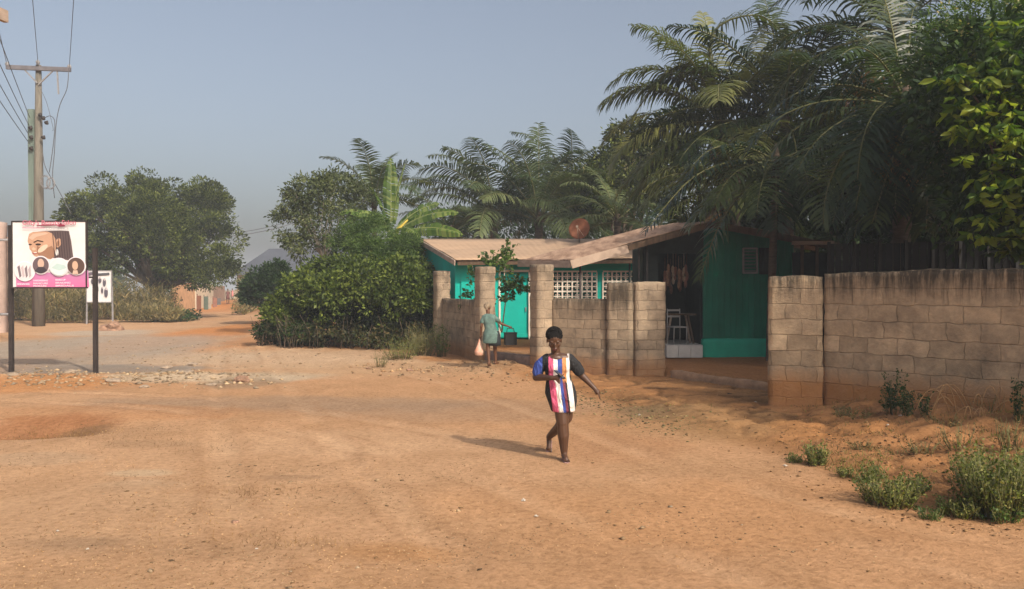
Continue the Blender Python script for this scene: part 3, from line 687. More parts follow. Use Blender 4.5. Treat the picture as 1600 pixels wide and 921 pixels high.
wl = MB(); wallpoly(wl, [(3.5, .25), (7.4, .25), (7.4, 3.3), (5, 3.6), (3.5, 3.4)], 22.9); wl.bar(L4((4.98, 21.1, 2.0)), L4((4.98, 22.85, 2.0)), .07, 3.2)
wl.box(L4((3.65, 20.98, 1.9)), (.34, .06, 3.0)); wl.bar(L4((3.47, 21.05, 1.9)), L4((3.47, 22.85, 1.9)), .07, 3.1)
wallpoly(wl, [(3.48, 2.95), (3.48, 3.28), (5.02, 3.62), (5.02, 2.95)], 20.98)
wl.build('porch_wall', M['dark_board'], sx)
bsm = rough_box(2.05, .30, .72, -.25, amp=.012, seed=30); bsm.build('plinth', M['green_base'], sx, L4((4.98, 21.0, .25)))
st_ = MB()
for i in range(3): st_.box(L4((4.12+i*.31, 20.75, .42)), (.30, .5, .32))
st_.box(L4((4.3, 21.9, .40)), (1.6, 1.8, .33)); st_.build('tiled_step', M['tile'], sx)
# louvre window
wn = MB(); wx = 6.05
for x in (wx, wx+.36): wn.box(L4((x, 20.94, 2.76)), (.04, .06, .66))
for z in (2.44, 3.08): wn.box(L4((wx+.18, 20.94, z)), (.36, .062, .04))
wf = wn.build('window', M['steel'], sx)
pn = MB()
for i in range(7): pn.box(None, (.34, .05, .008), M=Matrix.Translation(L4((wx+.18, 20.95, 2.49+i*.085))) @ Matrix.Rotation(R(50), 4, 'X'))
pn.build('pane', plain('grey_glass', (.14, .17, .17), .25, .1), wf)
wn = MB()
for i in range(6): wn.box(L4((wx+.46+i*.07, 20.95, 2.75)), (.018, .03, .66))
wn.box(L4((wx+.64, 20.97, 2.75)), (.42, .02, .7)); wn.build('window_grille', M['dark_board'], sx)
mb = MB()
for x, y in ((1.75, 20.5), (3.25, 20.5), (3.45, 20.45)): mb = MB(); mb.tube([L4((x, y, .0)), L4((x, y, 2.70+.28*(x-1.75)))], .028); mb.build('post', M['darksteel'], sx)
# lean-to beam at right of the shop
ln = empty('lean_to', (8.3, 20.0, .25), 0, 'rough brown timber lean-to frame right of the shop', 'lean-to')
def L5(p): return Vector(p)-Vector((8.3, 20.0, .25))
for x, y in ((7.25, 20.0), (7.62, 20.0), (7.98, 20.0)):
    mb = MB(); mb.bar(L5((x, y, .2)), L5((x, y, 3.12)), .06, .06); mb.build('post', M['wood'], ln)
mb = MB(); mb.bar(L5((7.0, 19.98, 3.17)), L5((8.0, 19.9, 3.17)), .10, .09); mb.build('beam', M['fascia'], ln)
mb = MB(); mb.box(L5((7.6, 20.4, 1.6)), (.9, .04, 2.7)); mb.build('panel', M['dark_board'], ln)
# dark metal fence
fn = empty('metal_fence', (8, 16.9, .3), 0, 'dark metal sheet fence behind the long block wall', 'fence')
a = Vector((6.95, 17.6, 0)); b_ = Vector((12.5, 15.2, 0)); dv = (b_-a).normalized(); k = 12; L_ = (b_-a).length/k; z0, z1 = .2, 3.02
for i in range(k):
    mb = MB(); p = a+dv*(i*L_+L_/2)
    for j in range(7):
        mb.box(p-Vector((8, 16.9, .3))+dv*((j-3)*L_/7)+Vector((0, .02*(j % 2), (z0+z1)/2)), (L_/7-.002, .02, z1-z0-.02*(i % 3)), 0, math.atan2(dv.y, dv.x))
    mb.build('fence_panel', M['fence'], fn)
    mb = MB(); mb.bar(a+dv*(i*L_)-Vector((8, 16.95, .3))+Vector((0, 0, z0)), a+dv*(i*L_)-Vector((8, 16.95, .3))+Vector((0, 0, z1+.04)), .06); mb.build('fence_post', M['fence'], fn)
# goods and furniture in the porch
for i in range(9):
    r_ = random.Random(i); mb = MB(); c = P(1039+i*4.2, 424+r_.uniform(-6, 8), 21.25); L_ = r_.uniform(.3, .55)
    for q in range(3): mb.ell((r_.uniform(-.03, .03), 0, -.1-q*L_/3), (.045, .04, L_/4), 8, 6)
    mb.tube([(0, 0, .0), (0, 0, .35)], .006)
    o = mb.build('snack_bundle', plain('bundle_colour', [(.20, .07, .04), (.30, .16, .09), (.12, .05, .03), (.34, .24, .16)][i % 4], .5, .3, 9), None, c+Vector((0, 0, .1)))
    tag(o, 'string of small packets hanging in a row under the porch roof', 'packets', 'strings of packets hanging in the shop porch')
tb = empty('table', (4.42, 21.25, .57), 0, 'rough wooden trestle table in the shop porch', 'table')
mb = MB(); mb.box((0, 0, .78), (.85, .5, .04)); mb.build('tabletop', M['wood'], tb)
for sx_ in (-1, 1):
    for sy in (-1, 1): mb = MB(); mb.bar((sx_*.36, sy*.2, 0), (sx_*.22, sy*.16, .765), .05); mb.build('leg', M['fascia'] if sx_*sy > 0 else M['wood'], tb)
M['dull_white'] = plain('dull_white', (.36, .34, .32), .6, .1)
ch = empty('chair', (4.30, 20.85, .58), .3, 'white metal chair frame before the trestle table', 'chair')
for sx_ in (-1, 1):
    for sy in (-1, 1): mb = MB(); mb.tube([(sx_*.19, sy*.18, 0), (sx_*.18, sy*.18, .45 if sy < 0 else .92)], .014); mb.build('leg', M['dull_white'], ch)
mb = MB(); mb.box((0, 0, .45), (.4, .4, .03)); mb.build('seat', M['dull_white'], ch)
mb = MB(); mb.box((0, .18, .72), (.36, .02, .05)); mb.box((0, .18, .88), (.36, .02, .05)); mb.build('backrest', M['dull_white'], ch)

# ---------------------------------------------------------------- distant buildings and lane walls
def farhouse(name, x0, x1, y0, y1, ze, zr, roofm, wallm, label, hip=2.5, ov=.5):
    r_ = empty(name, ((x0+x1)/2, (y0+y1)/2, 0), 0, label, 'house'); o = Vector(((x0+x1)/2, (y0+y1)/2, 0)); ym = (y0+y1)/2
    mb = MB(); mb.box(Vector(((x0+x1)/2, ym, ze/2))-o, (x1-x0, y1-y0, ze)); w_ = mb.build('wall', wallm, r_)
    a = [Vector(p)-o for p in ((x0-ov, y0-ov, ze), (x1+ov, y0-ov, ze), (x1+ov, y1+ov, ze), (x0-ov, y1+ov, ze), (x0+hip, ym, zr), (x1-hip, ym, zr))]
    mb = MB(); mb.add(a, [(0, 1, 5, 4), (2, 3, 4, 5), (1, 2, 5), (3, 0, 4), (3, 2, 1, 0)]); mb.build('roof', roofm, r_)
    for i in range(3):
        mb = MB(); mb.box(Vector((x0+(i+.7)*(x1-x0)/3.4, y0-.02, ze*.55))-o, (1.2, .1, 1.2)); mb.build('window', M['dark_board'], r_)
    return r_
M['slate'] = plain('grey_blue_roof', (.075, .082, .10), .7, .12, .6)
M['slate2'] = plain('blue_roof', (.06, .07, .09), .7, .12, .6)
M['tanwall'] = plain('tan_wall', (.34, .27, .20), .9, .15, 1)
farhouse('house', -28.9, -19.5, 84, 92, 3.4, 6.35, M['slate'], M['tanwall'], 'distant house with slate grey hipped roof beyond the lane', 2.2)
farhouse('house', -26.0, -16, 99, 109, 3.4, 7.4, M['slate2'], M['tanwall'], 'farther house with a bluish roof showing beside the airy tree', 3.)
def lane_wall(px0, px1, y0, y1, Ya, Yb, m, label, group='walls along the far lane'):
    a = P(px0, 450, Ya); b_ = P(px1, 450, Yb); h = EYE-(y0-450)/F*Ya; L_ = math.hypot(b_.x-a.x, b_.y-a.y)
    mb = MB(); mb.box((L_/2, 0, h/2), (L_, .2, h)); mb.box((L_/2, 0, h+.04), (L_+.1, .28, .08))
    tag(mb.build('lane_wall', m, None, (a.x, a.y, 0), math.atan2(b_.y-a.y, b_.x-a.x)), label, 'wall', group)
lane_wall(268, 303, 443, 0, 66, 74, plain('orange_plaster', (.58, .34, .18), .9, .2, 2), 'orange plastered wall beside the far lane')
lane_wall(304, 332, 445, 0, 76, 90, plain('cream_plaster', (.66, .55, .40), .9, .15, 2), 'cream wall beside the far lane')
lane_wall(332, 350, 448, 0, 91, 104, plain('brown_plaster', (.34, .22, .15), .9, .25, 2), 'brown wall at the far end of the lane')
lane_wall(350, 400, 455, 0, 125, 128, M['tanwall'], 'pale wall closing the far lane')
for i, (px, c_) in enumerate(((311, (.22, .10, .06)), (322, (.10, .13, .10)), (327, (.34, .28, .22)), (336, (.26, .12, .08)), (342, (.12, .12, .12)))):
    p = P(px, 0, 72+i*3); mb = MB(); h = 1.35-.1*i; mb.box((0, 0, h/2), (.38, .06, h)); mb.box((0, -.04, h*.75), (.3, .03, h*.35)); mb.bar((-.19, .05, 0), (-.19, .05, h+.15), .06)
    tag(mb.build('door_leaf', plain('door_colour', c_, .8, .2), None, (p.x, p.y, 0), .2*i), ['brown', 'green', 'white', 'red', 'dark'][i]+' door leaf leaning by the far lane wall', 'door', 'door leaves by the far lane')
# left edge: pink wall end and small roofs
mb = rough_box(1.2, .5, 5.3, -.2, seed=31, seg=.25); a = P(-33, 450, 37)
tag(mb.build('house_wall', plain('pink_plaster', (.40, .29, .24), .9, .2, 1.2, .2), None, (a.x, a.y, 0)), 'faded pink plaster wall end at the left edge of the picture', 'wall')
farhouse('house', -42, -36.0, 58, 66, 3.5, 6.0, M['rust'], M['tanwall'], 'small rusty-roofed house behind the salon sign', 1.5)
# overhead eave corner at top left
ev = empty('market_canopy', (-7.15, 7.4, .16), 0, 'corner of a weathered sheet canopy at the top left corner', 'canopy')
mb = MB(); mb.patch((-.6, -2.0, 4.7), (1.74, -2.2, 4.62), (1.98, .8, 4.72), (-.6, 1.0, 5.0), 30, 3, lambda u, v: (0, 0, .03*math.sin(u*60)), 0, True); mb.build('roof', M['rust'], ev, sol=.02)
mb = MB(); mb.bar((1.74, -2.2, 4.56), (1.98, .8, 4.66), .05, .12); mb.build('fascia', M['fascia'], ev)
for x, y in ((-.4, -1.8), (-.4, .8)):
    mb = MB(); mb.tube([(x, y, -.2), (x, y, 4.75)], .05); mb.build('post', M['wood'], ev)
# ---------------------------------------------------------------- salon sign
flat_cache = {}
def flat(c, rough=.55):
    if c not in flat_cache: flat_cache[c] = plain('print_colour', c, rough, .04, 5, spec=.3)
    return flat_cache[c]
YS = 19.3; sc_ = P(77, 398, YS)
sg = empty('salon_signboard', (sc_.x, YS, 0), R(-3), 'pink and white beauty salon signboard with a braided woman portrait', 'sign')
sz = sc_.z
mb = MB(); Wd, Ht = 1.85, 1.60; ox = -.005
mb.box((ox, .03, sz), (Wd, .04, Ht)); mb.build('board', M['white'], sg)
mb = MB()
for s in (-1, 1): mb.box((ox+s*Wd/2, .03, sz), (.035, .06, Ht+.03))
mb.box((ox, .03, sz+Ht/2), (Wd, .061, .035)); mb.box((ox, .03, sz-Ht/2), (Wd, .061, .035)); mb.build('frame', M['darksteel'], sg)
def cc(x, y): return ((x/5.756-77)/64.8*1.0-.0+(y-450)*.00006, sz+(398-320-y/5.756)/64.8)
lay = [0]
def shp(pts, c, name='print', cres=None, parent=sg, f=cc):
    lay[0] += 1; mb = MB(); y = .008-.0012*lay[0]
    mb.add([(f(*p)[0], y, f(*p)[1]) for p in pts], [tuple(range(len(pts)))]); return mb.build(name, flat(c), parent)
def ov(cx, cy, rx, ry, n=28, a0=0, a1=360, rot=0):
    return [(cx+rx*math.cos(R(a))*math.cos(R(rot))-ry*math.sin(R(a))*math.sin(R(rot)), cy+rx*math.cos(R(a))*math.sin(R(rot))+ry*math.sin(R(a))*math.cos(R(rot))) for a in [a0+(a1-a0)*i/n for i in range(n+(a1-a0 < 360))]]
pg, pgt, pns, pls, pb = mat('pink_print'); tcn = N(pns, 'TexCoord'); spn = N(pns, 'SeparateXYZ'); pls.new(tcn.outputs['Object'], spn.inputs[0])
mr = N(pns, 'MapRange', ins={1: sz-.8, 2: sz-.36}); pls.new(spn.outputs[2], mr.inputs[0]); rr = ramp(pns, [(0, (.62, .15, .32)), (1, (.42, .20, .38))]); pls.new(mr.outputs[0], rr.inputs[0]); pls.new(rr.outputs[0], pb.inputs['Base Color'])
o = shp([(127, 600), (440, 612), (470, 600), (560, 640), (650, 622), (800, 590), (806, 742), (128, 752)], (.6, .15, .35), 'pink_band'); o.data.materials[0] = pg
hd = (.065, .042, .045); sk = (.50, .30, .20); skd = (.30, .16, .10)
shp([(300, 245), (420, 236), (560, 234), (632, 238), (650, 330), (668, 490), (640, 505), (580, 495), (480, 480), (470, 300), (430, 262)], (.12, .085, .085), 'braided_hair')
shp([(262, 262), (300, 244), (430, 240), (480, 262), (510, 320), (505, 400), (490, 470), (455, 492), (350, 478), (305, 462), (288, 442), (280, 420), (262, 400), (258, 360), (246, 330), (252, 290)], sk, 'face')
shp([(330, 370), (400, 400), (470, 370), (500, 420), (488, 472), (455, 490), (400, 470), (360, 470), (330, 440)], skd, 'face_shadow_print')
shp(ov(385, 395, 55, 22, rot=-35), (.72, .50, .38), 'cheek_print')
shp([(256, 300), (300, 262), (420, 250), (440, 262), (330, 290), (290, 318)], (.60, .40, .30), 'forehead_print')
for c_ in ((270, 358, 16, 7), (345, 358, 26, 9)): shp(ov(*c_), (.04, .025, .02), 'eye')
shp([(300, 335), (340, 318), (395, 330), (392, 338), (340, 328), (305, 345)], (.05, .03, .02), 'eyebrow')
shp([(285, 398), (300, 380), (325, 400), (310, 412), (290, 410)], (.62, .42, .30), 'nose')
shp(ov(312, 437, 24, 9), (.35, .10, .09), 'mouth'); shp(ov(316, 432, 16, 3.5), (.8, .75, .7), 'teeth')
shp(ov(532, 345, 27, 42, rot=15), sk, 'ear'); shp(ov(530, 350, 13, 26, rot=15), skd, 'inner_ear')
shp(ov(519, 430, 13, 30), (.8, .8, .78), 'earring')
for i in range(7): a_ = 480+i*24; shp([(a_, 245), (a_+5, 245), (a_+22, 480), (a_+16, 480)], (.05, .035, .04), 'braid')
for cx, cy, rx, ry in ((218, 598, 96, 92), (370, 545, 84, 84), (538, 562, 92, 84), (698, 553, 90, 84)): shp(ov(cx, cy, rx, ry), (.78, .72, .76), 'circle_border')
shp(ov(218, 598, 86, 82), (.70, .64, .66), 'nail_picture')
for q in range(4): shp([(150+q*34, 560+q*8), (172+q*34, 545), (188+q*30, 640), (170+q*30, 660)], [(.16, .13, .15), (.50, .42, .44), (.20, .16, .18), (.42, .36, .38)][q], 'finger_print')
shp(ov(370, 545, 75, 75), (.13, .09, .10), 'hair_picture'); shp(ov(372, 530, 30, 42), (.55, .38, .30), 'picture_face'); shp([(310, 600), (350, 560), (400, 560), (430, 595), (372, 620)], (.05, .04, .05), 'picture_hair')
shp(ov(538, 562, 84, 76), (.62, .66, .68), 'spa_picture'); shp([(470, 570), (520, 530), (590, 545), (610, 570), (540, 595)], (.45, .58, .56), 'towel_print')
shp(ov(698, 553, 80, 75), (.10, .06, .05), 'curly_picture'); shp(ov(690, 548, 27, 40), (.58, .38, .27), 'picture_face'); shp([(672, 592), (710, 592), (718, 625), (664, 625)], (.6, .42, .33), 'picture_neck')
def txt(s, x, y, size, c, parent=sg, f=cc, bold=.0, al='LEFT', nm='lettering', wd=None):
    lay[0] += 1; cu = bpy.data.curves.new('lettering', 'FONT'); cu.body = s; cu.size = size; cu.extrude = .001; cu.offset = bold; cu.align_x = al
    o = bpy.data.objects.new(nm, cu); COL.objects.link(o)
    dg = bpy.context.evaluated_depsgraph_get(); me = bpy.data.meshes.new_from_object(o.evaluated_get(dg)); bpy.data.objects.remove(o)
    if wd:
        xs_ = [v.co.x for v in me.vertices]; k_ = wd/(max(xs_)-min(xs_))
        for v in me.vertices: v.co.x *= k_
    me.materials.clear(); me.materials.append(flat(c)); o = bpy.data.objects.new(nm, me); COL.objects.link(o)
    o.parent = parent; p = f(x, y); o.location = (p[0], .004-.0012*lay[0]-.004, p[1]); o.rotation_euler = (R(90), 0, 0); return o
txt("Gifty's Beauty Salon", 212, 182, .15, (.55, .16, .22), wd=1.33, bold=.002)
shp([(208, 207), (420, 209), (420, 214), (208, 213)], (.62, .18, .30), 'underline')
shp([(345, 186), (430, 180), (552, 182), (570, 160), (580, 182), (610, 184), (606, 198), (548, 200), (540, 190), (345, 194)], (.22, .03, .06), 'brush_stroke')
txt("COSMETICS", 430, 226, .075, (.40, .36, .38), wd=.56)
for s, x, y, wd in (("SERVICES:", 150, 722, .32), ("HAIRDRESSING", 302, 690, .36), ("MANICURE", 302, 715, .36), ("PEDICURE", 302, 738, .33), ("MAKE UP", 508, 684, .25), ("BRAIDING", 508, 710, .37), ("BRIDALS", 508, 736, .45)): txt(s, x, y, .055, (.8, .66, .74), wd=wd, bold=.001)
# posts
def post(px, pyt, Yp, zb, rad, m, root, lean=0):
    p = P(px, 450, Yp); q = Vector((p.x-sc_.x, p.y-YS, 0)); mb = MB(); t_ = EYE-(pyt-450)/F*Yp
    mb.box(q+Vector((lean/2, 0, (t_-.25)/2)), (rad*2, rad*2, t_+.25)); return mb.build('post', m, root)
post(14.5, 352, 19.45, 0, .045, M['darksteel'], sg); post(151.5, 388, 19.2, 0, .045, M['darksteel'], sg)
mb = MB(); mb.box((-.97+.03, .08, sz+.3), (.10, .05, .05)); mb.box((-.97+.03, .08, sz-.45), (.10, .05, .05)); mb.box((1.03, .04, sz-.0), (.24, .04, .04)); mb.box((1.03, .04, sz-.55), (.24, .04, .04)); mb.build('bracket', M['darksteel'], sg)
# second sign farther back
Y2 = 45.0; s2 = P(155, 448, Y2); r2 = empty('small_signboard', (s2.x, Y2, 0), 0, 'small white signboard with black drawings on thin grey legs', 'sign')
k2 = Y2/F
mb = MB(); mb.box((0, 0, s2.z), (38*k2, .04, 48*k2)); mb.build('board', M['white'], r2)
mb = MB()
for s in (-1, 1): mb.box((s*19.5*k2, 0, s2.z), (.05, .07, 50*k2))
mb.box((0, 0, s2.z+24.5*k2), (40*k2, .072, .05)); mb.box((0, 0, s2.z-24.5*k2), (40*k2, .072, .05)); mb.build('frame', M['steel'], r2)
for s in (-1, 1): mb = MB(); mb.bar((s*20.5*k2, .05, -.1), (s*19.5*k2, .05, s2.z), .07); mb.build('leg', M['steel'], r2)
def c2(x, y): return ((x/5.756-155)*k2, s2.z+(128-y/5.756)*k2)
def sh2(pts, c, nm): 
    lay[0] += 1; mb = MB(); mb.add([(c2(*p)[0], -.03-.0008*lay[0], c2(*p)[1]) for p in pts], [tuple(range(len(pts)))]); mb.build(nm, flat(c), r2)
sh2([(885, 618), (990, 612), (992, 632), (886, 640)], (.08, .08, .09), 'drawing'); sh2([(800, 610), (850, 605), (852, 628), (802, 640)], (.12, .1, .12), 'drawing')
for x, y, a_, b2 in ((840, 690, 16, 28), (905, 680, 14, 26), (945, 700, 15, 36), (880, 760, 13, 40), (960, 790, 17, 44), (925, 770, 10, 30)):
    sh2(ov(x, y, a_, b2), (.10, .09, .11), 'drawing'); sh2(ov(x+3, y-b2*.7, a_*.6, b2*.25), (.45, .40, .42), 'drawing')
# thin rusty goal-like frame at the left edge
fr_ = empty('pipe_frame', (-19.3, 31, 0), 0, 'thin grey pipe frame with a low crossbar behind the left sign post', 'frame')
for px in (-8, 17.5): p = P(px, 0, 31); mb = MB(); mb.tube([(p.x+19.3, 0, -.1), (p.x+19.3, 0, 4.1)], .05); mb.build('post', M['steel'], fr_)
a = P(-8, 0, 31).x+19.3; b_ = P(22, 0, 31).x+19.3; mb = MB(); mb.tube([(a, 0, 1.02), (b_, 0, 1.02)], .05); mb.tube([(a, 0, 3.9), (P(17.5, 0, 31).x+19.3, 0, 3.9)], .05); mb.build('crossbar', M['steel'], fr_)

# ---------------------------------------------------------------- power pole and wires
YP = 42.7; pp = P(60, 510, YP); pr_ = empty('utility_pole', (pp.x, YP, 0), 0, 'tall weathered wooden power pole with crossarm and doubled lower post', 'utility pole')
k_ = YP/F
def q_(px, py, dy=0): v = P(px, py, YP+dy); return v-Vector((pp.x, YP, 0))
mb = MB(); mb.tube([q_(60, 512), q_(61, 300), q_(62, 103)], [9.2*k_, 7*k_, 4*k_], 12); mb.build('pole', M['pole'], pr_)
mb = MB(); mb.bar(q_(52, 345, -.05), q_(51, 172, -.05), 9*k_, .25); mb.build('side_post', M['pole_green'], pr_)
mb = MB(); mb.bar(q_(12, 106, -.2), q_(112, 110, -.2), .14, .22); mb.build('crossarm', plain('grey_arm', (.16, .15, .16), .8, .2), pr_)
mb = MB(); mb.bar(q_(40, 110, -.2), q_(60, 131, -.2), .06); mb.bar(q_(85, 111, -.2), q_(62, 133, -.2), .06); mb.bar(q_(91, 112, -.2), q_(93, 148, -.2), .06); mb.build('brace', M['steel'], pr_)
for px, py in ((13, 101), (61, 98), (110, 105)): mb = MB(); mb.tube([q_(px, py+5, -.2), q_(px, py, -.2), q_(px, py-3, -.2)], [.05, .11, .05], 8); mb.build('insulator', M['steel'], pr_)
for px, py in ((69, 185), (74, 192), (64, 180), (69, 215), (49, 200), (50, 215), (50, 232)): mb = MB(); mb.tube([q_(px-3, py, -.3), q_(px, py, -.3), q_(px+2, py+3, -.3)], [.06, .12, .05], 8); mb.build('insulator', M['darksteel'], pr_)
for cx, cy, rr_ in ((72, 285, 7), (80, 287, 6)):
    mb = MB(); mb.tube([q_(cx+rr_*math.cos(a)*(1+.2*math.sin(a*2.3)), cy+rr_*1.4*math.sin(a)*(1+.15*math.cos(a*1.7)), -.4-.01*a) for a in [i*.5 for i in range(44)]], .014, 5); mb.build('wire_coil', M['steel'], pr_)
WG = 'overhead power lines'
def wire(name, pts, label, sag=0, rad=.014, group=WG):
    a, b_ = pts; a = Vector(a); b_ = Vector(b_); mb = MB()
    mb.tube([a.lerp(b_, i/24)-Vector((0, 0, sag*4*(i/24)*(1-i/24))) for i in range(25)], rad, 5); tag(mb.build(name, M['wire'], group and None), label, 'power line', group)
dirv = Vector((26.5, -46.5, 0))
for i, (px, py) in enumerate(((12.5, 101), (61, 98), (110, 105))):
    a = P(px, py, YP-.2); wire('power_line', (a, a+dirv), ['power line from the left end of the crossarm', 'power line from the pole top in the middle of the crossarm', 'power line from the right end of the crossarm'][i], .25)
for i, (py, rr_) in enumerate(((185, .02), (200, .02), (214, .02), (226, .02))):
    a = P(48, py, YP-.3); wire('power_line', (a, a+dirv+Vector((-2.0-i*.6, 0, .2))), ['uppermost', 'second highest', 'third highest', 'lowest'][i]+' of the four lower lines fixed to the pole side', .3, .016)
def drop(name, pts, label, rad=.02, dy=-.3):
    mb = MB(); pp_ = [P(x, y, YP+dy) for x, y in pts]; out = []
    for i in range(len(pp_)-1):
        p0 = pp_[max(0, i-1)]; p1 = pp_[i]; p2 = pp_[i+1]; p3 = pp_[min(len(pp_)-1, i+2)]
        for t in (0, .25, .5, .75): out.append(.5*((2*p1)+(p2-p0)*t+(2*p0-5*p1+4*p2-p3)*t*t+(3*p1-p0-3*p2+p3)*t**3))
    mb.tube(out+[pp_[-1]], rad, 5); tag(mb.build(name, M['wire']), label, 'cable', 'loose cables on the power pole')
drop('drop_cable', [(109, 112), (106, 140), (95, 165), (89, 195), (86, 240), (83, 275), (86, 310)], 'slack cable hanging from the right end of the crossarm')
drop('drop_cable', [(71, 185), (80, 182), (87, 192), (84, 230), (78, 270)], 'cable looping off the insulators down the pole')
drop('drop_cable', [(68, 240), (72, 262), (88, 290), (100, 312), (112, 335)], 'cable running from the coil towards the spreading tree')
drop('drop_cable', [(62, 135), (74, 160), (84, 200), (83, 205)], 'short thin cable below the crossarm brace', .012)
a = P(372, 362, 62); wire('power_line', (P(300, 372, 58), P(470, 345, 70)), 'thin distant line between the spreading tree and the airy tree', .4, .03)
wire('power_line', (P(300, 368, 58), P(470, 340, 70)), 'upper thin distant line beside the spreading tree', .4, .025)
# ---------------------------------------------------------------- trees
nm = [pl(150, 345, 55, 52), pl(205, 325, 55, 50), pl(262, 330, 56, 52), pl(318, 325, 57, 36), pl(325, 375, 55, 46), pl(255, 388, 53, 66, 50), pl(180, 392, 54, 52, 40),
      pl(342, 412, 54, 28, 24), pl(125, 345, 56, 30), pl(300, 420, 54, 40, 22), pl(140, 400, 55, 38, 32), pl(235, 360, 53, 60, 55), pl(160, 295, 57, 14, 10), pl(222, 293, 56, 28, 16), pl(318, 300, 57, 22, 14), pl(335, 426, 54, 38, 18), pl(290, 430, 54, 30, 14)]
nm = [(a, b, c, d*.80, e*.85, f*.80) for a, b, c, d, e, f in nm]
b0 = P(243, 0, 55)
tree('spreading_tree', (b0.x, 55), nm, 290, 300, .92, .18, M['neem'], 'big dark spreading tree with a broad domed crown behind the salon sign', trunk=.35, fork=.30, nb=26, stems=4, seed=11, asp=.5, inner=.05, droop=.1, up=.35, rmin=.6)
b0 = P(412, 0, 45)
tree('round_bush', (b0.x, 45), [pl(414, 448, 45, 34, 30), pl(398, 458, 45, 22, 18), pl(432, 432, 45, 20, 22)], 240, 45, .3, .17, M['bushdark'], 'dark rounded bush where the lane narrows', 'bush', trunk=.09, nb=8, seed=12, asp=.5)
b0 = P(533, 0, 33)
tree('airy_tree', (b0.x, 33), [pl(455, 318, 33, 26, 18), pl(485, 300, 33, 34, 24), pl(525, 300, 33.5, 38, 30), pl(470, 350, 33, 38, 34), pl(520, 350, 33, 46, 36), pl(560, 320, 34, 30, 32), pl(480, 385, 33, 30, 22), pl(545, 385, 34, 34, 24), pl(440, 340, 33, 12, 10), pl(452, 298, 33, 10, 9), pl(500, 278, 33, 14, 8), pl(448, 372, 33, 14, 10)],
     430, 34, .32, .145, M['greyleaf'], 'airy grey-green tree with a thin pale trunk above the hedge', trunk=.06, fork=.62, bark='bark_pale', nb=16, seed=13, asp=.4, inner=.3)
b0 = P(600, 0, 29)
tree('bushy_tree', (b0.x, 29.5), [pl(600, 390, 29.5, 44, 30), pl(570, 400, 29.5, 34, 26), pl(635, 395, 29.5, 26, 24), pl(610, 415, 29, 48, 20), pl(578, 360, 30.5, 34, 24), pl(550, 375, 30, 30, 22)], 400, 60, .28, .11, M['fern'], 'feathery bright green bush at the left end of the house roof', 'bush', trunk=.07, nb=10, seed=14, asp=.3)
# hedge along the compound
M['scrubmix'] = leafmat('scrub_mix', [(.02, .032, .010), (.045, .055, .02), (.11, .085, .045)], .2)
def hedge(name, lobes, lab, nc, seed, mt='bush', size=.13, twig=True):
    r_ = np.random.RandomState(seed); b0 = np.array(lobes)[:, :3].mean(0); root = empty(name, (b0[0], b0[1], 0), 0, lab, 'hedge')
    V, Fq, C = crown(lobes, nc, 46, .30, size, .55, r_, .12, .25, .4, floor=.55); o = np.array([b0[0], b0[1], 0])
    npmesh('foliage', V-o, Fq, M[mt], root)
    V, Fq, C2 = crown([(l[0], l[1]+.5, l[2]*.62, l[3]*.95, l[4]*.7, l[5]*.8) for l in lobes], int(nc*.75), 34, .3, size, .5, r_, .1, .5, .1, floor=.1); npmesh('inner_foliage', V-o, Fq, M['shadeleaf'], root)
    mb = MB(); r2_ = random.Random(seed)
    for i in range(46):
        l = lobes[r2_.randrange(len(lobes))]; x = l[0]+r2_.uniform(-1, 1)*l[3]-o[0]; y = l[1]-l[4]*r2_.uniform(-.2, .75)-o[1]; h = r2_.uniform(.6, 1.3)
        mb.tube([(x, y, -.1), (x+r2_.uniform(-.2, .2), y-.05, h*.5), (x+r2_.uniform(-.35, .35), y-r2_.uniform(0, .3), h)], [.014, .01, .005], 4)
    mb.build('twigs', M['bark'], root)
    V, Fq, C2 = crown([(l[0], l[1]-l[4]*.35, .35, l[3]*.95, l[4]*.55, .55) for l in lobes], int(nc*.45), 22, .25, size*.85, .45, r_, .2, .6, .3, floor=.05)
    npmesh('undergrowth', V-o, Fq, M['scrubmix'], root); return root
hedge('hedge', [pl(446, 498, 27.8, 30, 36, 1.0), pl(478, 462, 27.6, 36, 34, 1.0), pl(520, 472, 27.1, 40, 40, 1.1), pl(560, 448, 27.2, 36, 36, 1.1), pl(596, 474, 26.7, 34, 36, 1.0), pl(625, 452, 26.9, 34, 40, 1.0), pl(655, 480, 26.8, 24, 50, .9), pl(545, 425, 28.4, 60, 22, .9), pl(640, 428, 28.4, 30, 26, .8)],
      'wide overgrown leafy hedge with bare twiggy foot beside the gate pillars', 760, 21)
hedge('low_hedge', [pl(432, 525, 27.5, 30, 20, .7), pl(470, 528, 26.8, 30, 17, .6)], 'low dark scrub at the lane corner under the hedge', 120, 22, 'bushdark', .1)
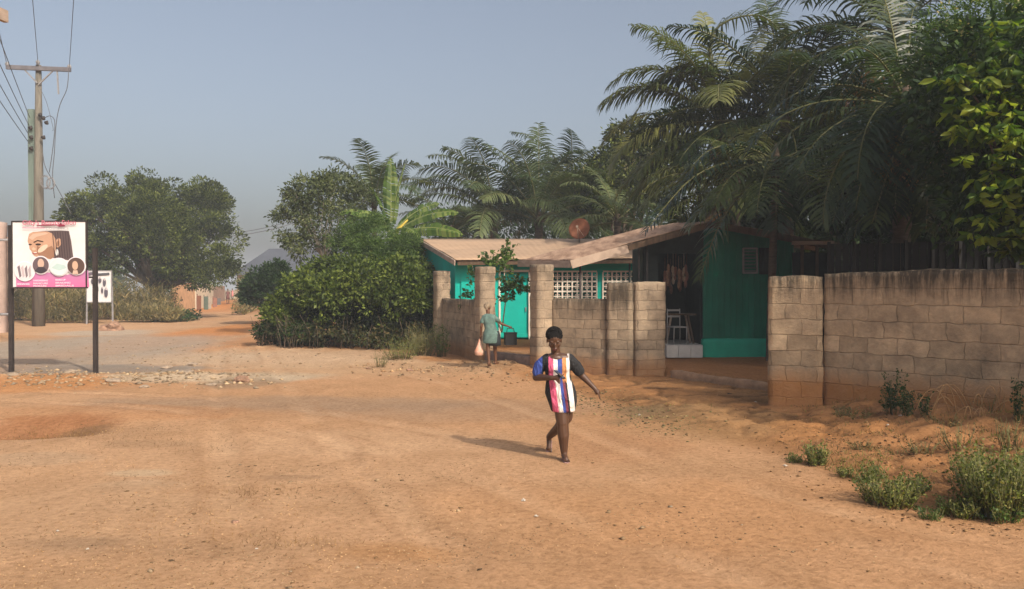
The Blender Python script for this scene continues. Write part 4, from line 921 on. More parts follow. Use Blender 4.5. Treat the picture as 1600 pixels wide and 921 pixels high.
# banana plant
M['rib'] = plain('leaf_rib', (.24, .27, .09), .6, .1)
def banana(root, base, az, el, L, W, droop, seed, mt='banana', roll=0):
    r = random.Random(seed); mb = MB(); k = 12; p = Vector(base); pts = [p.copy()]; tn = []
    av = Vector((math.cos(az), math.sin(az), 0))
    for i in range(k):
        e = el-droop*((i+.5)/k)**1.6; d = av*math.cos(e)+Vector((0, 0, math.sin(e))); tn.append(d); p = p+d*(L/k); pts.append(p.copy())
    tn.append(tn[-1]); mb.tube(pts, [.024*(1-.9*i/k)+.003 for i in range(k+1)], 5, 1)
    sd = Matrix.Rotation(roll, 3, av) @ av.cross(Vector((0, 0, 1))); n = 26
    for s in (-1, 1):
        lift = r.uniform(-.2, .2)
        for i in range(n):
            t0 = .14+.86*i/n; t1 = t0+.86/n*(1.0 if r.random() < .6 else .78)
            if r.random() < .4: lift = r.uniform(-1.1, .35)
            row = []
            for t in (t0, min(1, t1)):
                f = t*k; j = min(int(f), k-1); q = pts[j].lerp(pts[j+1], f-j); T = tn[j]; u = sd.cross(T); u = -u if u.z < 0 else u
                w_ = W*.5*max(.02, math.sin(math.pi*min(1, (t-.10)/.9)**.8))**.55
                m1 = q+sd*s*w_*.5+u*w_*.14+T*w_*.10; m2 = q+sd*s*w_*.95+u*w_*(-.04+lift*.35)+T*w_*.28-Vector((0, 0, w_*.12)); row.append((q, m1, m2))
            a_, b2 = row; mb.add([a_[0], b2[0], b2[1], a_[1], b2[2], a_[2]], [(0, 1, 2, 3), (3, 2, 4, 5)], 0)
    return mb.build('leaf', [M[mt], M['rib']], root)
bb = P(607, 0, 32.5); bn = empty('banana_plant', (bb.x, 32.5, .1), 0, 'banana plant with tall upright torn leaves behind the feathery bush', 'banana plant')
mb = MB(); mb.tube([(0, 0, -.1), (.05, 0, 1.5), (.1, 0, 3.4), (.12, 0, 4.6)], [.19, .16, .13, .08], 9); mb.tube([(.1, -.05, 3.3), (.4, -.1, 4.3), (.8, -.1, 4.7)], [.10, .07, .03], 7, 1); mb.build('stem', [M['pole_green'], M['yellow']], bn)
for i, (az, el, L_, W_, dr_, ro_) in enumerate(((95, 88, 3.4, .8, .15, .3), (20, 84, 3.2, .45, .25, 1.2), (170, 76, 2.4, .6, .5, .8), (8, 50, 2.6, .7, .75, 1.0), (-12, 34, 3.3, .8, .8, .8), (-20, 14, 3.5, .8, .7, .9), (-30, -8, 2.8, .7, .7, .8), (182, 50, 2.8, .7, 1.4, -.5), (200, 66, 2.0, .6, 1.8, -.7), (250, 50, 2.2, .6, 1.5, .3), (310, 20, 2.4, .6, 1.2, .2))):
    banana(bn, (.1, 0, 4.1), R(az), R(el), L_*.93, W_*.9, dr_, i+5, roll=ro_)
# palms behind
pt = lambda px, py, Y_: tuple(P(px, py, Y_))
def pbase(px, Y_): p = P(px, 0, Y_); return (p.x, p.y)
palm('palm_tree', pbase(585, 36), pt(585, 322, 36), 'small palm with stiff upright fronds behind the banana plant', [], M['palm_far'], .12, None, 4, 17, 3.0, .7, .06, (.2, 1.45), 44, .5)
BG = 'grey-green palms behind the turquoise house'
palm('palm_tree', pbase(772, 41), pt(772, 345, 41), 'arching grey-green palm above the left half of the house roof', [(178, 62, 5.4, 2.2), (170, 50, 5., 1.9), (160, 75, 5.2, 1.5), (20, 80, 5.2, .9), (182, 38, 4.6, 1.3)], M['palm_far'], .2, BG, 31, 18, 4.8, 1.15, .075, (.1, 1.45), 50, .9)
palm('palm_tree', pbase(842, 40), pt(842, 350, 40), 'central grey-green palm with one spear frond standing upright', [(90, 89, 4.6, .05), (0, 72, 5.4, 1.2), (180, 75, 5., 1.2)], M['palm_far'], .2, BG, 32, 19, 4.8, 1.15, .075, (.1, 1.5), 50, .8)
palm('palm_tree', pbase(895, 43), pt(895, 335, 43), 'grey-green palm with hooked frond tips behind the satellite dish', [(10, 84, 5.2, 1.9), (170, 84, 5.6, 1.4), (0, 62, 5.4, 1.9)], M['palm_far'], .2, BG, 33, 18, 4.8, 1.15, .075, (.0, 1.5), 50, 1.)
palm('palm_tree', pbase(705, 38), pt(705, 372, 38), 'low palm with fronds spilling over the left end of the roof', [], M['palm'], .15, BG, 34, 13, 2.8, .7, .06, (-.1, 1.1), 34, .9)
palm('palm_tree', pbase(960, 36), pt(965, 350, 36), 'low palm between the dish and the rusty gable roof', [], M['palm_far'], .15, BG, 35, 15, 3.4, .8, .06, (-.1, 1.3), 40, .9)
def blossoms(n, sz_, spread=.25):
    def f(root, C, r_):
        c = C[r_.rand(len(C)) < n]; pts = np.repeat(c, 14, 0)+r_.normal(size=(len(c)*14, 3))*spread*.5
        V, Fq = leaves(pts, unit(len(pts), r_)+np.array([0, 0, .6]), sz_, .6, rs_=r_); npmesh('blossom', V, Fq, M['flower'], root)
    return f
b0 = P(975, 0, 40)
tree('flowering_tree', (b0.x, 40), [pl(985, 225, 40, 36, 30), pl(960, 262, 40, 34, 28), pl(1010, 250, 40, 40, 40), pl(925, 285, 40, 34, 28), pl(985, 300, 40, 60, 40), pl(910, 320, 41, 44, 34), pl(1050, 270, 40, 50, 60)], 520, 36, .5, .21, M['neem'], 'dark leafy tree with pale blossom clusters left of the tall coconut palms', trunk=.2, nb=14, seed=15, asp=.5, extra=blossoms(.10, .16))
tree('background_tree', pbase(880, 52), [pl(880, 330, 52, 70, 50), pl(800, 350, 52, 60, 40), pl(720, 360, 52, 50, 30), pl(950, 330, 50, 60, 60)], 340, 30, .8, .32, M['bushdark'], 'dense dark tree mass behind the grey-green palms', trunk=.25, nb=8, seed=16)
# coconut palms over the shop
CG = 'coconut palms over the shop'
palm('coconut_palm', (6.38, 19.75), pt(1212, 262, 19.9), 'thin-trunked coconut palm standing right in front of the green shop wall',
     [(184, 2, 3.0, .9, .2), (192, -18, 2.9, .8, 0), (215, 0, 2.6, 1.2), (240, -10, 2.5, 1.1, .2), (252, -35, 2.1, .9), (300, -25, 2.6, .9), (330, 0, 3.0, 1.2), (345, -25, 2.8, .9), (0, 25, 3.2, 1.2), (200, 25, 2.8, 1.6), (275, 10, 2.2, 1.7)],
     M['palm'], .085, CG, 41, 0, 3.0, .92, .062, (-.3, 1.2), 36, .8, 0, paths=[[P(1150, 252, 19.4), P(1080, 280, 19), P(1008, 362, 18.7)], [P(1168, 292, 19.5), P(1125, 350, 19.3), P(1092, 438, 19.2)], [P(1240, 250, 19.3), P(1290, 280, 19.), P(1325, 350, 18.9)]])
palm('coconut_palm', pbase(1235, 26.3), pt(1225, 200, 26.3), 'dark coconut palm with long level fronds reaching left over the gable roof',
     [(182, 20, 5.2, 1.1, .3), (176, -2, 5.2, .75, .2), (186, -22, 4.8, .6, 0), (205, 5, 4.6, 1.1), (150, 35, 4.6, 1.4), (95, 80, 4.6, .4), (60, 66, 4.4, .9), (175, 50, 5., 1.6), (180, 66, 5., 1.2), (188, -40, 4.2, .5), (200, -50, 3.6, .4), (178, 8, 4.9, .6, .6)],
     M['palm'], .16, CG, 47, 12, 4.6, 1.25, .075, (-.6, 1.3), 52, .9, 4)
palm('coconut_palm', pbase(1165, 27), pt(1125, 205, 27), 'pale olive coconut palm leaning left behind the rusty gable roof',
     [(178, 62, 4.6, 2.0), (184, 44, 4.5, 1.6), (172, 76, 4.6, 1.2), (170, 25, 4.2, 1.4), (190, 8, 3.9, 1.1), (20, 75, 3.8, .5), (350, 60, 3.8, 1.), (120, 86, 3.8, .3), (200, -10, 3.8, .9), (165, -15, 4.2, .8), (190, -35, 3.8, .5)],
     M['palm_olive'], .14, CG, 42, 14, 4.3, 1.25, .07, (-.3, 1.3), 56, .9, 3, paths=[[P(1100, 110, 27), P(1040, 115, 27), P(985, 190, 27)], [P(1110, 60, 27), P(1180, 25, 27), P(1230, 60, 27)]])
palm('coconut_palm', (8.5, 17.6), pt(1415, 175, 17.4), 'large dark coconut palm behind the metal fence with a frond hanging over the wall',
     [(262, -25, 3.0, .9, .5), (250, 10, 2.8, 1.5), (272, -45, 2.7, .7), (235, -52, 2.6, .5), (250, -62, 2.5, .4), (290, -58, 2.6, .4), (210, -62, 2.8, .4), (185, 25, 3.2, 1.4), (178, 5, 3.3, 1.2), (200, -5, 3.2, 1.), (220, -30, 3.2, .8), (190, -62, 3.0, .3), (100, 80, 3.4, .4), (110, 65, 3.6, 1.), (60, 70, 3.4, .9), (20, 50, 3.4, 1.3), (0, 15, 3.2, 1.2), (300, -30, 2.6, .9), (280, 20, 2.6, 1.5), (195, -45, 3., .4)],
     M['palm'], .17, CG, 43, 14, 3.4, .98, .06, (-1.0, .9), 38, .8, 14, paths=[[P(1425, 172, 16.6), P(1398, 235, 16.1), P(1362, 350, 15.9)], [P(1370, 185, 16.9), P(1330, 260, 16.6), P(1300, 350, 16.6)]])
palm('coconut_palm', pbase(1400, 23.5), pt(1395, 60, 23.5), 'tallest coconut palm with fronds leaving the top of the picture',
     [(180, 45, 4., 1.6), (175, 15, 4., 1.3), (186, -12, 3.6, 1.), (200, -35, 3.3, .7), (160, 70, 3.6, 1.), (240, -10, 3., 1.2), (0, 20, 3.6, 1.2), (340, -20, 3.4, .9)],
     M['palm'], .17, CG, 44, 16, 4.5, 1.1, .07, (-.6, 1.2), 40, .8, 3)
palm('coconut_palm', pbase(1300, 28), pt(1300, 240, 28), 'dark coconut palm half hidden behind the thin-trunked one', [], M['palm'], .16, CG, 45, 22, 4., 1.1, .075, (-.5, 1.4), 38, .9)
palm('coconut_palm', pbase(1150, 25.2), pt(1150, 300, 25.2), 'low coconut palm with fronds brushing the rusty roof', [(182, 15, 3.2, 1.2), (190, -5, 3., .9), (172, 35, 3., 1.4)], M['palm_olive'], .12, CG, 46, 12, 3.4, .95, .065, (-.2, 1.2), 34, .9, 2)
# dark backdrop trees at right
tree('background_tree', (13, 29), [(10.5, 28, 4.8, 3.2, 2, 2.6), (14, 28, 6, 4, 2, 4), (18, 29, 6, 4, 2, 4.5), (8.2, 29, 3.4, 2.6, 2, 2.0), (12, 28, 2.5, 6, 2, 2.2)], 900, 34, .75, .28, M['bushdark'], 'dense dark tree filling the gap behind the coconut palms', trunk=.3, nb=12, seed=17, asp=.5)
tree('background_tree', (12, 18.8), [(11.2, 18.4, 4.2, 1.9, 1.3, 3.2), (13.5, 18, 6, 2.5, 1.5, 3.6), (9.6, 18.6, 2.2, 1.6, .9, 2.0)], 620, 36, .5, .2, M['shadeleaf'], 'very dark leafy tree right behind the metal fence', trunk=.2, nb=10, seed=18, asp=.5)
# broad leaved tree with drooping rosettes
def rosette_tree():
    r_ = np.random.RandomState(51); random.seed(51); base = np.array([8.9, 12.9, .3]); root = empty('broad_leaf_tree', tuple(base), 0, 'bright broad-leaved tree with drooping leaf rosettes hanging over the block wall', 'tree')
    lobes = np.array([(7.9, 12.4, 3.4, .9, .8, .9), (8.2, 12.4, 4.4, 1.5, 1., 1.3), (9.3, 12.2, 3.6, 1.6, 1.1, 1.7), (8.9, 12.6, 5.4, 2.2, 1.2, 1.2), (7.4, 12.6, 4.9, .8, .7, .7), (8.0, 11.6, 2.9, .55, .5, .6), (8.35, 11.3, 3.5, .8, .6, .8), (8.5, 10.9, 3.0, .5, .5, .6)])
    n = 900; k = r_.choice(len(lobes), n, p=[.14, .16, .16, .14, .08, .08, .14, .10]); u = unit(n, r_); u[:, 1] = -np.abs(u[:, 1])*.9+.1*u[:, 1]; C = lobes[k, :3]+u*lobes[k, 3:]*r_.uniform(.6, 1.05, (n, 1)); C = C[C[:, 2] > 2.45]; n = len(C)
    m_ = 7; az = r_.uniform(0, 6.28, (n, 1))+np.arange(m_)*6.283/m_; el = r_.uniform(-.9, -.05, (n, m_))
    D = np.stack([np.cos(az)*np.cos(el), np.sin(az)*np.cos(el), np.sin(el)], -1); pts = np.repeat(C[:, None], m_, 1)+D*.03
    V, Fq = leaves(pts.reshape(-1, 3), D.reshape(-1, 3), .17, .40, .5, r_, .5, True); npmesh('crown', V-base, Fq, M['bigleaf'], root)
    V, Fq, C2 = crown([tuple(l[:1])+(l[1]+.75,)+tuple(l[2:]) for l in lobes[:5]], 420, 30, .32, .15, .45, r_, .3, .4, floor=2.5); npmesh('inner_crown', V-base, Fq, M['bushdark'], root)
    mb = MB(); limb(mb, (0, 0, -.2), (-.2, -.1, 2.6), .16, .12, .03)
    for i in range(40):
        c = Vector(C[r_.randint(n)]-base); limb(mb, (-.2, -.1, 2.5), c, .05, .008, .1)
    mb.build('trunk', M['bark'], root)
rosette_tree()
tree('acacia', (10.3, 14.8), [(8.3, 14.2, 6.3, 1.2, .9, .8), (9.6, 14.2, 6.6, 1.6, 1., 1.2), (11, 14, 6, 1.6, 1., 1.6), (7.6, 14.3, 5.9, .7, .6, .5), (8.9, 14.3, 5.4, 1.2, .8, .7)], 420, 60, .33, .085, M['fern'], 'feathery tree with pale blossom in the top right corner', trunk=.16, nb=26, seed=19, asp=.35, inner=.35, extra=blossoms(.16, .07, .14))
# off-frame tree over the near end of the wall that shades it
tree('shade_tree', (11.2, 7.2), [(9.05, 8.1, 5.8, .95, .95, .8), (9.9, 6.9, 5.9, 1.1, 1.1, .9), (10.9, 5.8, 5.9, 1.2, 1.2, .9), (11.8, 4.9, 6.0, 1.2, 1.2, .9)], 300, 34, .45, .22, M['bush'], 'leafy shade tree beyond the right end of the block wall', trunk=.25, nb=12, seed=20)
# climbing sapling on the gate pillar
def sapling():
    root = empty('sapling', (-.05, 22.9, .3), 0, 'spindly sapling with big leaves beside the gate pillar', 'sapling'); o = Vector((-.05, 22.9, .3)); r_ = np.random.RandomState(61); mb = MB()
    st_ = [(P(784, 520, 22.9), P(790, 470, 22.9), P(800, 445, 22.8), P(806, 430, 22.6)), (P(790, 470, 22.9), P(788, 430, 22.8), P(790, 400, 22.8), P(795, 378, 22.8)), (P(789, 410, 22.8), P(770, 405, 22.7), P(760, 402, 22.6)), (P(800, 450, 22.8), P(815, 445, 22.6), P(828, 450, 22.5)),
           (P(784, 520, 22.9), P(765, 470, 23), P(745, 450, 23.2), P(738, 415, 23.2)), (P(765, 470, 23), P(750, 462, 23.2), P(722, 460, 23.6))]
    C = []
    for s in st_:
        mb.tube([p-o for p in s], [.022-.004*i for i in range(len(s))], 5)
        for a_, b2 in zip(s[:-1], s[1:]):
            for i in range(5):
                if a_ == s[0] and len(s) > 3 and a_.z < 1.3: continue
                C.append(a_.lerp(b2, (i+.5)/5)-o)
    C = np.array([tuple(c) for c in C]); C = C[C[:, 2] > 1.1]; C = np.repeat(C, 3, 0)+r_.normal(size=(len(C)*3, 3))*.10
    pts = np.repeat(C, 6, 0)+r_.normal(size=(len(C)*6, 3))*.04; D = unit(len(pts), r_); D[:, 2] -= .2
    V, Fq = leaves(pts, D, .125, .6, .3, r_); npmesh('foliage', V, Fq, M['fern'], root); mb.build('stem', M['bark_pale'], root)
sapling()

# ---------------------------------------------------------------- weeds and small plants
def weed(name, px, py, hpx, wpx, nst, mt, label, group=None, leaf=.035, cat='plant', z=None, per=16, seed=0, asp=.5, stem='rachis'):
    g = G(px, py); g = G(px, py, Hs(g.x, g.y)); g = Vector((g.x, g.y, Hs(g.x, g.y))); hh = hpx/F*g.y; ww = wpx/F*g.y; r_ = np.random.RandomState(seed+int(px)); root = empty(name, g, 0, label, cat, group); mb = MB(); P_ = []; D_ = []
    for i in range(nst):
        a_ = r_.uniform(0, 6.28); rr_ = ww*.5*math.sqrt(r_.rand()); b_ = Vector((math.cos(a_)*rr_*.6, math.sin(a_)*rr_*.6, -.02)); t_ = Vector((math.cos(a_)*rr_*1.15, math.sin(a_)*rr_*1.15, hh*r_.uniform(.55, 1.1)))
        m_ = (b_+t_)/2+Vector(r_.normal(size=3)*.02); mb.tube([b_, m_, t_], [.005, .004, .002], 3)
        for j in range(per):
            q = b_.lerp(t_, r_.uniform(.2, 1.05)); P_.append(q+Vector(r_.normal(size=3)*leaf*.5)); D_.append(r_.normal(size=3)+np.array([0, 0, .3]))
    V, Fq = leaves(np.array([tuple(p) for p in P_]), np.array(D_), leaf, asp, .3, r_); npmesh('foliage', V, Fq, M[mt], root); mb.build('stem', M[stem], root)
WGp = 'small weeds on the verge below the block wall'
weed('weed', 1276, 728, 32, 40, 46, 'grass', 'small bright green weed tuft standing alone on the verge', WGp, .03)
weed('weed', 1364, 748, 30, 36, 34, 'grass', 'small weed just above the wide clump on the verge', WGp, .03)
weed('weed', 1392, 790, 46, 96, 130, 'grass', 'wide low green clump at the road edge', WGp, .03, per=18)
weed('weed', 1560, 782, 92, 120, 210, 'grass', 'largest bushy weed at the right edge of the picture', WGp, .035, per=24)
weed('weed', 1500, 808, 30, 60, 60, 'grass', 'low weed sprawling at the foot of the largest bushy weed', WGp, .028)
weed('weed', 1562, 812, 26, 70, 60, 'fern', 'bright green weed beside the crumpled plastic bag', WGp, .028)
weed('weed', 1520, 735, 46, 60, 46, 'drygrass', 'dry brownish weed left of the largest bushy weed', WGp, .03)
weed('weed', 1396, 645, 62, 34, 16, 'bushdark', 'dark upright weed against the block wall', 'dark upright weeds against the block wall', .045, per=34)
weed('weed', 1418, 652, 38, 22, 12, 'bushdark', 'shorter dark weed just right of the upright one by the wall', 'dark upright weeds against the block wall', .045, per=26)
weed('weed', 1447, 655, 30, 16, 8, 'bushdark', 'thin dark weed farther right along the wall foot', 'dark upright weeds against the block wall', .04, per=22)
weed('weed', 1594, 668, 70, 16, 8, 'bushdark', 'dark climbing weed at the wall end by the picture edge', 'dark upright weeds against the block wall', .045, per=40)
weed('weed', 1330, 640, 14, 60, 26, 'drygrass', 'dry leafy scatter at the wall corner beside the wide pillar', None, .03)
for i, (px, py, h, w_) in enumerate(((1500, 690, 36, 70), (1540, 672, 34, 60), (1440, 700, 20, 60), (1580, 700, 50, 40), (1475, 668, 24, 50), (1350, 700, 12, 50))):
    weed('dry_weed', px, py, h, w_, 26, 'dry', ['tangled dry weed at the foot of the wall behind the bushy weed', 'brown dry weed close to the wall near the picture edge', 'low dry weed on the cracked verge', 'tall dry weed at the right picture edge', 'dry brush below the dark wall stain', 'thin dry weed on the middle of the verge'][i], 'dry weeds on the verge', .03, per=7, seed=9)
for i, (px, py, h, w_) in enumerate(((1322, 742, 14, 26), (1455, 812, 18, 40), (1240, 722, 10, 24), (1440, 760, 22, 36), (1585, 740, 50, 40), (1530, 760, 40, 40))):
    weed('weed', px, py, h, w_, 22, ['grass', 'fern'][i % 2], ['tiny weed between the lone tuft and the wide clump', 'low weed at the road edge between the wide clump and the big weed', 'sprig left of the lone weed tuft', 'thin weed right of the wide clump', 'green weed behind the largest bushy weed at the picture edge', 'leafy weed on the left shoulder of the largest bushy weed'][i], WGp, .026, per=12, seed=40+i)
# arching bramble stems
bt = empty('bramble', (6.9, 10.6, .25), 0, 'bare arching orange-brown bramble stems by the wall', 'bramble'); mb = MB(); r = random.Random(4)
for i in range(26):
    x = r.uniform(-1.2, .8); y = -.1-x*.9+r.uniform(-.5, .0); dx = r.uniform(-.6, .6); h = r.uniform(.15, .5); mb.tube([(x+dx*t, y-.15*t*abs(dx), h*4*t*(1-t)*.9+h*.3*t) for t in [j/8 for j in range(9)]], .006, 4)
mb.build('stem', plain('dry_stem', (.38, .22, .10), .8, .2), bt)
weed('grass_tuft', 660, 556, 40, 60, 120, 'drygrass', 'tall dry grass at the foot of the farthest gate pillar', None, .16, 'grass', per=4, asp=.08)
weed('grass_tuft', 625, 560, 28, 60, 90, 'grass', 'green grass tuft at the right end of the hedge foot', None, .12, 'grass', per=5, asp=.1)
weed('grass_tuft', 595, 574, 24, 24, 26, 'drygrass', 'small dry grass tuft out in front of the hedge', None, .10, 'grass', per=4, asp=.1)
weed('grass_tuft', 690, 540, 50, 26, 40, 'fern', 'leafy weed hugging the farthest gate pillar', None, .08, 'grass', per=10, asp=.3)
# dry brush belt behind the signs
def brush(name, Cs, mt, label, nc, cr=.45, size=.3, asp=.1, kind='stuff', seed=0, per=26, up=1.):
    r_ = np.random.RandomState(seed); P_ = []; D_ = []
    for (x, y, rx, ry, h) in Cs:
        n = int(nc*rx); c = np.stack([x+r_.uniform(-rx, rx, n*per), y+r_.uniform(-ry, ry, n*per), np.abs(r_.beta(1.3, 2., n*per))*h], 1)
        c[:, 2] *= .55+.9*(fbm(c[:, 0]/1.3, c[:, 1]/2, 4, 3)+.5); D = r_.normal(size=c.shape)*.8; D[:, 2] = np.abs(D[:, 2])*up+.4*up; P_.append(c); D_.append(D)
    V, Fq = leaves(np.concatenate(P_), np.concatenate(D_), size, asp, .2, r_); o = npmesh(name, V, Fq, M[mt]); tag(o, label, 'grass' if asp < .2 else 'brush', kind=kind); return o
def bx(px0, px1, Y_, h, ry=1.2): a = P(px0, 0, Y_); b_ = P(px1, 0, Y_); return ((a.x+b_.x)/2, Y_, (b_.x-a.x)/2, ry, h)
brush('dry_grass', [bx(-10, 150, 50, 2.6), bx(140, 268, 52, 2.5, 1.5), bx(60, 150, 47, 2.0), bx(190, 285, 48, .9, 1)], 'drygrass', 'tall dry grass belt behind the signs', 62, size=.42)
brush('scrub', [bx(-10, 120, 51, 2.4), bx(175, 275, 54, 2.6), bx(240, 305, 49, .8)], 'bushdark', 'green scrub mixed in the dry grass under the spreading tree', 34, size=.2, asp=.5, up=.3, seed=2)
brush('far_trees', [(-100, 120, 40, 6, 7.5), (12, 150, 15, 6, 8), (-100, 100, 25, 6, 7)], 'neem', 'far tree line beyond the lane', 60, size=1.0, asp=.5, up=.2, seed=3, per=20)
brush('far_trees', [(30, 70, 22, 5, 9)], 'bushdark', 'far tree line behind the compound', 40, size=.8, asp=.5, up=.2, seed=5, per=24)
brush('scrub', [bx(374, 392, 62, 1.3, 2), bx(374, 402, 75, 2.3, 2)], 'drygrass', 'pale scrub at the right side of the far lane', 90, size=.2, asp=.4, up=.4, seed=6)
# ---------------------------------------------------------------- people
def hand(mb, w_, d, n, s=1., curl=.5, thumb=1):
    """w_ wrist, d pointing direction, n palm normal"""
    w_ = Vector(w_); d = Vector(d).normalized(); n = Vector(n); n = (n-d*n.dot(d)).normalized(); sd = d.cross(n)*thumb
    mb.cap(w_, w_+d*.05*s, .026*s, .03*s, 8); mb.ell(w_+d*.055*s, (.034*s,)*3, 10, 8)
    for i, L_ in enumerate((.070, .080, .074, .058)):
        o = w_+d*.07*s+sd*(.026-.017*i)*s; a = d.copy(); p = o
        for q in range(3):
            a = (a+n*curl*.5).normalized(); e = p+a*L_*s*(.42, .33, .25)[q]; mb.cap(p, e, (.0088-.001*q)*s, (.008-.001*q)*s, 6); p = e
    p = w_+d*.025*s+sd*.026*s; a = (d*.6+sd*.7+n*.3).normalized(); e = p+a*.035*s; mb.cap(p, e, .0115*s, .0095*s, 6); mb.cap(e, e+(a*.5+d*.6+n*.3).normalized()*.03*s, .0095*s, .008*s, 6)
def foot(mb, ank, toe_dir, s=1., pitch=0):
    a = Vector(ank); t = Vector(toe_dir).normalized(); dn = Vector((0, 0, -1)); dn = (dn-t*t.dot(dn)).normalized(); sd = t.cross(dn)
    mb.cap(a, a+dn*.045*s-t*.025*s, .036*s, .034*s, 10); mb.cap(a+dn*.03*s, a+dn*.062*s+t*.12*s, .036*s, .026*s, 10); mb.cap(a+dn*.066*s-t*.02*s, a+dn*.072*s+t*.12*s, .030*s, .026*s, 10)
    for i in range(5): mb.cap(a+dn*.072*s+t*.12*s+sd*(.028-.014*i)*s, a+dn*.078*s+t*(.165-.009*i)*s+sd*(.032-.015*i)*s, .012*s, (.011 if i == 0 else .008)*s, 6)
    return a+dn*.095*s, t, sd
def head(mb, c, fwd, up=(0, 0, 1), s=1.):
    c = Vector(c); f = Vector(fwd).normalized(); u = Vector(up); u = (u-f*u.dot(f)).normalized(); r = f.cross(u); Mx = Matrix((r, f, u)).transposed()
    def T(x, y, z): return c+Mx @ (Vector((x, y, z))*s)
    def E(x, y, z, a, b, g, n=14): mb.ell(T(x, y, z), (a*s, b*s, g*s), n, 10, 0, Mx)
    E(0, -.012, .025, .074, .092, .088); E(0, .022, -.03, .060, .066, .075); E(0, .052, -.075, .036, .036, .034)
    E(0, .088, -.018, .013, .018, .024, 8); E(0, .098, -.030, .017, .012, .010, 8)
    E(0, .083, -.058, .026, .012, .008, 8); E(0, .082, -.066, .022, .012, .008, 8)
    for q in (-1, 1): E(q*.03, .072, .004, .016, .010, .010, 8); E(q*.076, -.006, -.012, .009, .02, .03, 8); E(q*.034, .072, .018, .02, .010, .006, 8); E(q*.042, .05, -.03, .024, .026, .026, 8)
    return T, Mx
def eyes(root, T, Mx, s=1.):
    mb = MB()
    for q in (-1, 1): mb.ell(T(q*.03, .078, .002), (.010*s, .005*s, .004*s), 8, 6, 0, Mx)
    mb.build('eyes', plain('eye_white', (.05, .035, .03), .6, .05), root)
    mb = MB()
    for q in (-1, 1): mb.ell(T(q*.03, .083, .002), (.005*s, .004*s, .005*s), 8, 6, 0, Mx)
    mb.build('pupils', M['hair'], root)
    mb = MB(); mb.ell(T(0, .089, -.062), (.022*s, .006*s, .008*s), 10, 6, 0, Mx); mb.build('lips', plain('lips', (.10, .035, .03), .6, .05), root)
def loft(mb, rings, n=28):
    """rings: (cx,cy,cz,rx,ry)"""
    vs = []; nr = len(rings)
    for (cx, cy, cz, rx, ry) in rings:
        for j in range(n):
            a = 2*math.pi*j/n; ca, sa = math.cos(a), math.sin(a); e = .88
            vs.append((cx+rx*math.copysign(abs(ca)**e, ca), cy+ry*math.copysign(abs(sa)**e, sa), cz))
    fs = [(i*n+j, i*n+(j+1) % n, (i+1)*n+(j+1) % n, (i+1)*n+j) for i in range(nr-1) for j in range(n)]
    mb.add(vs, fs+[tuple(range(n))[::-1], tuple((nr-1)*n+j for j in range(n))], 0, True)
# woman in the striped dress
wf = G(882, 719); wz = Hs(wf.x, wf.y)
w1 = empty('person', (wf.x-.07, wf.y, wz), 0, 'woman in a vertically striped dress walking and looking down at a phone', 'person')
mb = MB()
hT, hM = head(mb, (-.055, -.06, 1.435), (.06, -.88, -.42), (0, -.35, 1), 1.10)
mb.cap((-.03, .02, 1.25), (-.045, -.02, 1.40), .058, .052)
mb.ell((-.01, .01, 1.22), (.17, .085, .06)); mb.ell((-.01, .0, 1.10), (.15, .10, .14)); mb.cap((.0, .0, 1.0), (.01, .02, .84), .12, .15)
for s in (-1, 1): mb.cap((s*.12-.01, .02, 1.215), (s*.18-.01, .01, 1.17), .045, .048)
# arms
mb.cap((-.180, .01, 1.15), (-.265, .03, .985), .054, .048); mb.cap((-.265, .03, .985), (-.09, -.20, 1.0), .047, .029)
mb.cap((.165, .01, 1.15), (.285, .06, 1.0), .054, .046); mb.cap((.285, .06, 1.0), (.42, -.02, .865), .044, .028)
hand(mb, (-.08, -.21, 1.0), (.9, -.25, .12), (.1, -.1, 1), 1., .55, -1)
hand(mb, (.425, -.022, .86), (.55, -.25, -.75), (-.6, .1, -.4), 1., .35, 1)
# legs
mb.cap((.02, .0, .80), (.045, -.05, .45), .112, .074); mb.cap((.045, -.05, .45), (.055, -.045, .30), .070, .070); mb.cap((.055, -.045, .30), (.065, -.01, .10), .068, .042)
mb.cap((.09, .04, .80), (.10, .06, .50), .108, .074); mb.cap((.10, .06, .50), (.03, .19, .37), .068, .070); mb.cap((.03, .19, .37), (-.09, .40, .205), .066, .040)
f1_ = foot(mb, (.068, -.005, .098), (.12, -1, 0)); f2_ = foot(mb, (-.095, .41, .195), (-.06, -.55, -.83))
body = mb.build('body', M['skin'], w1); fuse(body, .0055, 3, .5)
eyes(w1, hT, hM, 1.10)
mb = MB(); mb.ell(hT(0, -.024, .045), (.092, .104, .090), 20, 14, 0, hM)
for i in range(260):
    v = Vector(unit(1)[0]); v.y = v.y if v.y < .45 else -v.y; v.z = v.z if v.z > -.25 else -v.z
    mb.ell(hT(.083*v.x, -.024+.094*v.y, .048+.082*v.z), (.013,)*3, 6, 4)
mb.build('hair', M['hair'], w1)
mb = MB()
loft(mb, [(.055, .005, .575, .134, .125), (.055, .005, .60, .150, .14), (.048, .01, .70, .176, .155), (.03, .015, .80, .188, .165), (.015, .015, .88, .176, .155), (.0, .01, .97, .150, .13), (-.01, .005, 1.06, .155, .13), (-.012, -.005, 1.13, .160, .132), (-.012, .0, 1.19, .172, .105), (-.012, .005, 1.235, .155, .080), (-.015, .008, 1.258, .12, .066)])
mb.ell((-.075, -.075, 1.10), (.070, .060, .07)); mb.ell((.055, -.075, 1.10), (.070, .060, .07))
mb.cap((-.14, .01, 1.195), (-.215, .015, 1.12), .074, .070); mb.cap((-.222, .015, 1.12), (-.25, .02, 1.05), .070, .067)
